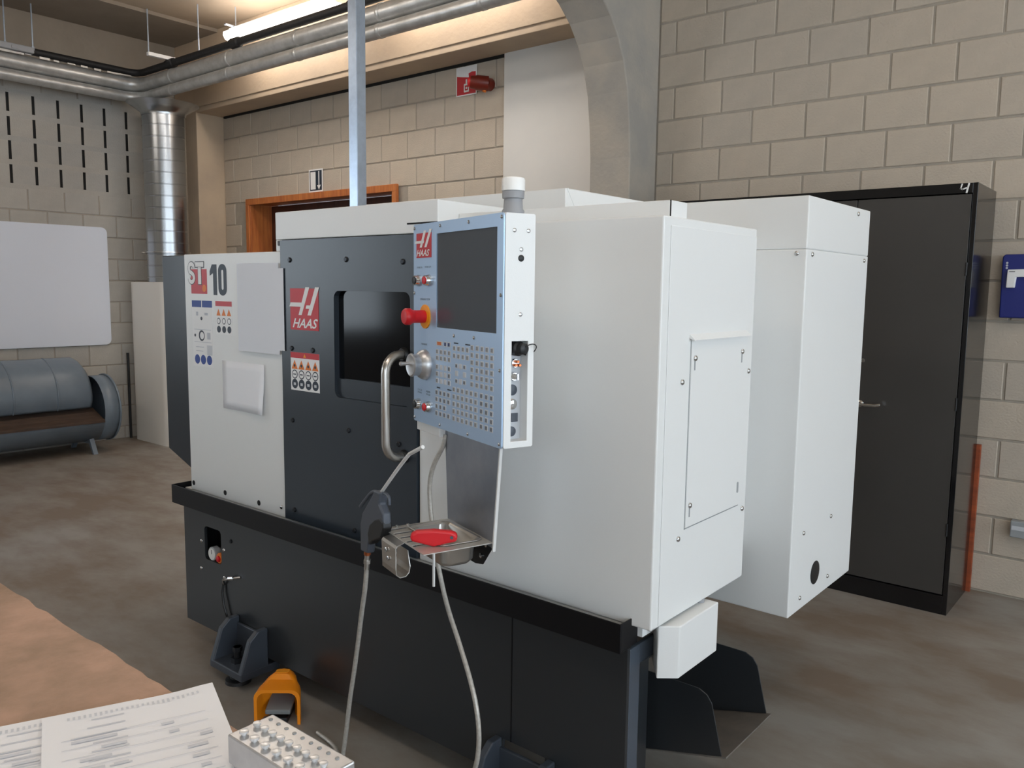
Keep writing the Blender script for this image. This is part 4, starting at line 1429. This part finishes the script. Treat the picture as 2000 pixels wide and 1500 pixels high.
# light fitting end on the left wall pipes
m_ = MB().prism(rrect(-7.56, -7.50, 3.335, 3.385, 0.008, 3), 'y', 1.9, 2.89)
for yy in (2.55, 2.72):
    m_.box(-7.499, -7.494, yy, yy + 0.05, 3.345, 3.368)
tag(build(m_, 'mounting_rail', 'grey_plastic', bevel=0.002), 'light grey rail on top of the pipes at the upper left corner', 'rail')

# trapeze hangers and rods
def hanger(x, y, z0, bar, label, rods=True):
    h_ = thing('pipe_hanger', label, 'hanger', (x, y, z0))
    m_ = MB().cyl((x, y, z0 - 0.01), (x, y, CZ), 0.006, seg=8)
    m_.lathe((x, y, z0 - 0.012), (0, 0, 1), [(0, 0.012), (0.01, 0.012)], 6)
    build(m_, 'threaded_rod', 'zinc', h_)
    if bar:
        m_ = MB().box(x - 0.018, x + 0.018, y - 0.01, y + bar, z0 - 0.018, z0 + 0.012)
        build(m_, 'cross_bar', 'sticker_white', h_, bevel=0.002)
    else:
        m_ = MB().cyl((x, y, z0 - 0.03), (x, y, z0), 0.014, seg=8)
        build(m_, 'clamp', 'zinc', h_)
hanger(-7.00, 3.60, 3.41, 0.25, 'pipe hanger with white cross bar near the corner of the pipes')
hanger(-7.55, 2.90, 3.40, 0, 'thin pipe hanger rod near the grey rail, upper left')
hanger(-7.57, 2.70, 3.40, 0, 'leftmost thin pipe hanger rod above the grey rail')
hanger(-6.55, 3.80, 3.395, 0, 'thin pipe hanger rod between the cross bar and the lamp')

# vertical spiral duct in the corner
dcx, dcy, dr = -7.355, 3.90, 0.184
du = thing('spiral_duct', 'shiny vertical spiral duct in the left corner beside the slotted wall', 'duct', (dcx, dcy, 1.491))
m_ = MB().lathe((dcx, dcy, 1.491), (0, 0, 1), [(0, dr), (1.49, dr)], 40)
build(m_, 'duct_tube', 'duct_metal', du)
z = 1.53
while z < 2.92:
    m_ = MB().lathe((dcx, dcy, z), (0, 0, 1), [(0, dr), (0.003, dr + 0.0035), (0.008, dr + 0.0035), (0.011, dr)], 40)
    build(m_, 'seam_ring', 'duct_metal', du)
    z += 0.104
m_ = MB().lathe((dcx, dcy, 1.755), (0, 0, 1), [(0, dr + 0.004), (0.002, dr + 0.012), (0.012, dr + 0.012), (0.014, dr + 0.004)], 40)
m_.cyl((dcx - 0.14, dcy - 0.14, 1.762), (dcx - 0.165, dcy - 0.165, 1.762), 0.012, seg=10)
build(m_, 'clamp_ring', 'screw_metal', du)
m_ = MB().lathe((dcx, dcy, 2.975), (0, 0, 1), [(0, dr + 0.006), (0.015, dr + 0.006), (0.03, dr + 0.01), (0.075, dr + 0.07), (0.11, dr + 0.125), (0.112, dr + 0.06)], 40)
build(m_, 'flared_top', 'duct_metal', du)

# white rounded cover around the duct foot
m_ = MB().prism(rrect(-7.81, -7.02, 3.70, 4.26, 0.16, 10), 'z', 0, 1.49)
cv = m_.mesh('duct_cover', ['cover_white'])
for p in cv.polygons:
    p.use_smooth = abs(p.normal.z) < 0.5
cv.set_sharp_from_angle(angle=math.radians(30))
o = tag(link('duct_cover', cv), 'tall white rounded cover standing in the left corner below the duct', 'cover')
m_ = MB().cyl((-7.806, 3.70, 0.0), (-7.806, 3.70, 0.82), 0.012, seg=10)
tag(build(m_, 'conduit', 'black_plastic'), 'thin dark conduit on the wall beside the white cover', 'conduit')

# white board on the left wall
wbd = thing('whiteboard', 'pale white board with rounded corners hanging above the drum bench', 'board', (-7.82, 2.9, 0.9))
m_ = MB().prism(rrect(2.05, 3.555, 0.905, 1.985, 0.05, 5), 'x', LX + 0.006, LX + 0.024)
build(m_, 'panel', 'board_white', wbd, bevel=0.004)

# ================================================================== DRUM BENCH
db = thing('drum_bench', 'blue grey bench made from steel drums with wooden seat', 'bench', (-7.46, 2.3, 0))
bx, bz, br = -7.47, 0.375, 0.288
yE, yB, yS = 3.33, 3.19, 1.2
def arcs(a0, a1, n_=24, r=br):
    return [(bx + r * math.cos(a), bz + r * math.sin(a)) for a in [a0 + (a1 - a0) * i / n_ for i in range(n_ + 1)]]
def shell(pts, y0, y1, closed=False):
    m_ = MB()
    k_ = len(pts)
    vs = [(p[0], y0, p[1]) for p in pts] + [(p[0], y1, p[1]) for p in pts]
    fs = [(i, (i + 1) % k_, k_ + (i + 1) % k_, k_ + i) for i in range(k_ if closed else k_ - 1)]
    m_._add(vs, fs, True)
    return m_
def shell_part(m_, name, material='drum_blue'):
    o_ = build(m_, name, material, db)
    s_ = o_.modifiers.new('thickness', 'SOLIDIFY')
    s_.thickness = 0.006
    return o_
# lower trough from the front lip round the bottom to the back and up
shell_part(shell(arcs(math.radians(-17), math.radians(-250)), yS, yB), 'drum_trough')
shell_part(shell(arcs(0, 2 * PI, 36)[:-1], yB, yE, True), 'drum_end_band')
m_ = MB().prism(arcs(0, 2 * PI, 36)[:-1], 'y', yE - 0.02, yE - 0.012)
build(m_, 'drum_end', 'drum_blue', db)
m_ = MB()
for y in (yE - 0.008,):
    pts = [(bx + (br + 0.004) * math.cos(2 * PI * i / 40), y, bz + (br + 0.004) * math.sin(2 * PI * i / 40)) for i in range(41)]
    m_.tube(pts, 0.009, 8, caps=False)
build(m_, 'rim', 'drum_blue', db)
# convex backrest sheet standing up behind the seat
bpts = [(-7.33, 0.40), (-7.30, 0.47), (-7.295, 0.54), (-7.315, 0.62), (-7.36, 0.70), (-7.43, 0.765), (-7.52, 0.81), (-7.60, 0.825)]
m_ = MB()
ny = 12
ylist = [yS + (yB - 0.10 - yS) * i / ny for i in range(ny + 1)] + [yB - 0.07, yB - 0.045]
vs, fs = [], []
cs = smooth([(p[0], 0, p[1]) for p in bpts], 3)
for yi, y in enumerate(ylist):
    sc = 1.0 if yi <= ny else (0.95 if yi == ny + 1 else 0.86)
    for p in cs:
        vs.append((bx + (p[0] - bx) * (1 if yi <= ny else (0.97 if yi == ny + 1 else 0.90)), y, 0.40 + (p[2] - 0.40) * sc))
k = len(cs)
for i in range(len(ylist) - 1):
    for j in range(k - 1):
        fs.append((i * k + j, i * k + j + 1, (i + 1) * k + j + 1, (i + 1) * k + j))
m_._add(vs, fs, True)
shell_part(m_, 'backrest')
for y in (2.52, 2.86, 1.9):
    m_ = MB().tube([(p[0] + 0.002, y, p[2]) for p in cs], 0.007, 8)
    build(m_, 'drum_hoop', 'drum_blue', db)
for i in range(3):
    xa, xb = -7.425 + i * 0.080, -7.349 + i * 0.080
    za, zb = 0.385 - (xa + 7.425) * 0.36, 0.385 - (xb + 7.425) * 0.36
    m_ = MB().prism([(xa, za - 0.022), (xb, zb - 0.022), (xb, zb), (xa, za)], 'y', yS, yB - 0.002)
    build(m_, 'seat_plank', 'seat_wood', db, bevel=0.002)
for y in (3.10, 1.6):
    m_ = MB()
    for s in (-1, 1):
        m_.prism([(bx + s * 0.12, 0.115), (bx + s * 0.16, 0.13), (bx + s * 0.235, 0.0), (bx + s * 0.205, 0.0)], 'y', y, y + 0.04)
    m_.box(bx - 0.14, bx + 0.14, y, y + 0.04, 0.085, 0.115)
    build(m_, 'leg_frame', 'drum_blue', db, bevel=0.003)

# ================================================================== WORKBENCH IN FRONT
bench = thing('workbench', 'worn brown wooden workbench at the lower left', 'workbench', (-1.6, 0.15, 0))
m_ = MB()
# slightly chipped long edge
edge = []
x = -2.7
while x < -0.46:
    edge.append((x, 0.552 + random.uniform(-0.004, 0.002)))
    x += random.uniform(0.02, 0.05)
edge.append((-0.45, 0.552))
m_.prism([(-0.45, -0.30), (-2.7, -0.30)] + edge, 'z', 0.862, 0.900)
build(m_, 'bench_top', 'bench_wood', bench, bevel=0.002)
for x in (-2.6, -0.56):
    for y in (-0.24, 0.44):
        m_ = MB().box(x, x + 0.07, y, y + 0.07, 0, 0.862)
        build(m_, 'leg', 'bench_edge', bench, bevel=0.002)
m_ = MB().box(-2.53, -0.56, 0.45, 0.49, 0.78, 0.862)
m_.box(-2.53, -0.56, -0.23, -0.19, 0.78, 0.862)
build(m_, 'apron', 'bench_edge', bench)

# papers
def sheet(name, origin, ax, by, wa, wb_, z, curl, label, prints):
    a = Vector((ax[0], ax[1], 0)).normalized()
    b = Vector((by[0], by[1], 0)).normalized()
    o0 = Vector((origin[0], origin[1], 0))
    def pt(s, t_, dz=0.0):
        p = o0 + a * (wa * s) + b * (wb_ * t_)
        zz = z + curl(s, t_) + dz
        return (p.x, p.y, zz)
    n_ = 14
    vs = [pt(i / n_, j / n_) for j in range(n_ + 1) for i in range(n_ + 1)]
    fs = [(j * (n_ + 1) + i, j * (n_ + 1) + i + 1, (j + 1) * (n_ + 1) + i + 1, (j + 1) * (n_ + 1) + i) for j in range(n_) for i in range(n_)]
    m_ = MB()
    m_._add(vs, fs, True)
    sh_ = tag(build(m_, name, 'paper'), label, 'paper')
    m2 = MB()
    for ip, (s0, s1, t0, t1) in enumerate(prints):
        dz = 0.0005 + ip * 0.00001
        kx = max(1, int((s1 - s0) * 14))
        for i in range(kx):
            sa, sb = s0 + (s1 - s0) * i / kx, s0 + (s1 - s0) * (i + 1) / kx
            m2._add([pt(sa, t0, dz), pt(sb, t0, dz), pt(sb, t1, dz), pt(sa, t1, dz)], [(0, 1, 2, 3)])
    build(m2, 'print', 'print_faint', sh_)['kind'] = 'stuff'
# axes: by runs along the far edge to the right, ax runs towards the viewer
ca, sa = 0.39, 0.92
prints1 = []
random.seed(11)
for i in range(10):
    s0 = 0.10 + 0.07 * i
    prints1.append((s0, s0 + 0.012, 0.55, 0.62 + random.uniform(0, 0.25)))
for i in range(26):
    t_ = 0.10 + i * 0.03
    prints1.append((0.05, 0.05 + random.uniform(0.02, 0.035), t_, t_ + 0.014))
for i in range(7):
    prints1.append((0.25 + i * 0.08, 0.254 + i * 0.08, 0.1, 0.9))
for i in range(8):
    s0 = 0.27 + i * 0.08
    for j in range(3):
        t_ = random.uniform(0.1, 0.7)
        prints1.append((s0, s0 + 0.022, t_, t_ + random.uniform(0.05, 0.15)))
flat = lambda s, t_: 0.0
sheet('paper_sheet', (-1.075, 0.505), (0.93, -0.36), (-0.39, -0.92), 0.297, 0.21, 0.9032, lambda s, t_: 0.0004, 'printed white sheet lying on the workbench, under the other sheet', prints1)
sheet('paper_sheet', (-1.028, 0.588), (0.93, -0.36), (-0.39, -0.92), 0.297, 0.21, 0.9058,
      lambda s, t_: 0.004 * math.exp(-(t_ * t_) * 30) * (1 - s) + 0.002, 'printed white sheet with one corner beyond the workbench edge', prints1)

# brochure and aluminium block
m_ = MB().box(-0.890, -0.69, 0.30, 0.527, 0.9005, 0.9025)
br_ = tag(build(m_, 'brochure', 'brochure'), 'dark blue printed brochure under the aluminium block', 'brochure')
m_ = MB()
for b in ((-0.890, -0.69, 0.519, 0.527), (-0.890, -0.882, 0.30, 0.519)):
    m_.box(b[0], b[1], b[2], b[3], 0.9025, 0.9032)
build(m_, 'brochure_border', 'sticker_dark', br_)

ab = thing('aluminium_block', 'silver aluminium block with rows of knobs on the workbench edge', 'device', (-0.75, 0.52, 0.903))
th_ = math.radians(-3)
ao = Vector((-0.829, 0.553, 0))
ae = Vector((math.cos(th_), math.sin(th_) + 0.05, 0)).normalized()
an = Vector((ae.y, -ae.x, 0))
def AB(a, b, z):
    p = ao + ae * a + an * b
    return (p.x, p.y, z)
m_ = MB(AB).box(0.0, 0.155, 0.0, 0.062, 0.914, 0.950)
build(m_, 'body', 'alu', ab, bevel=0.002)
m_ = MB(AB).box(0.004, 0.175, 0.004, 0.058, 0.903, 0.914)
m_.box(0.155, 0.178, 0.0, 0.062, 0.903, 0.936)
build(m_, 'foot_plate', 'alu', ab, bevel=0.0015)
for i in range(6):
    m_ = MB(AB).lathe((0.016 + 0.0215 * i, 0.050, 0.950), (0, 0, 1), [(0, 0.003), (0.002, 0.003), (0.003, 0.0055), (0.0055, 0.0055), (0.006, 0.004)], 14)
    build(m_, 'knob', 'chrome_soft', ab)
for i in range(9):
    m_ = MB(AB).lathe((0.012 + 0.0158 * i, 0.030, 0.950), (0, 0, 1), [(0, 0.003), (0.0025, 0.003), (0.003, 0.0048), (0.0055, 0.0048), (0.006, 0.003)], 12)
    build(m_, 'knob', 'chrome_soft', ab)
for i in range(9):
    m_ = MB(AB).lathe((0.010 + 0.0158 * i, 0.010, 0.950), (0, 0, 1), [(0, 0.0025), (0.001, 0.0025), (0.0012, 0.0018)], 10)
    build(m_, 'pin', 'trunk_grey', ab)
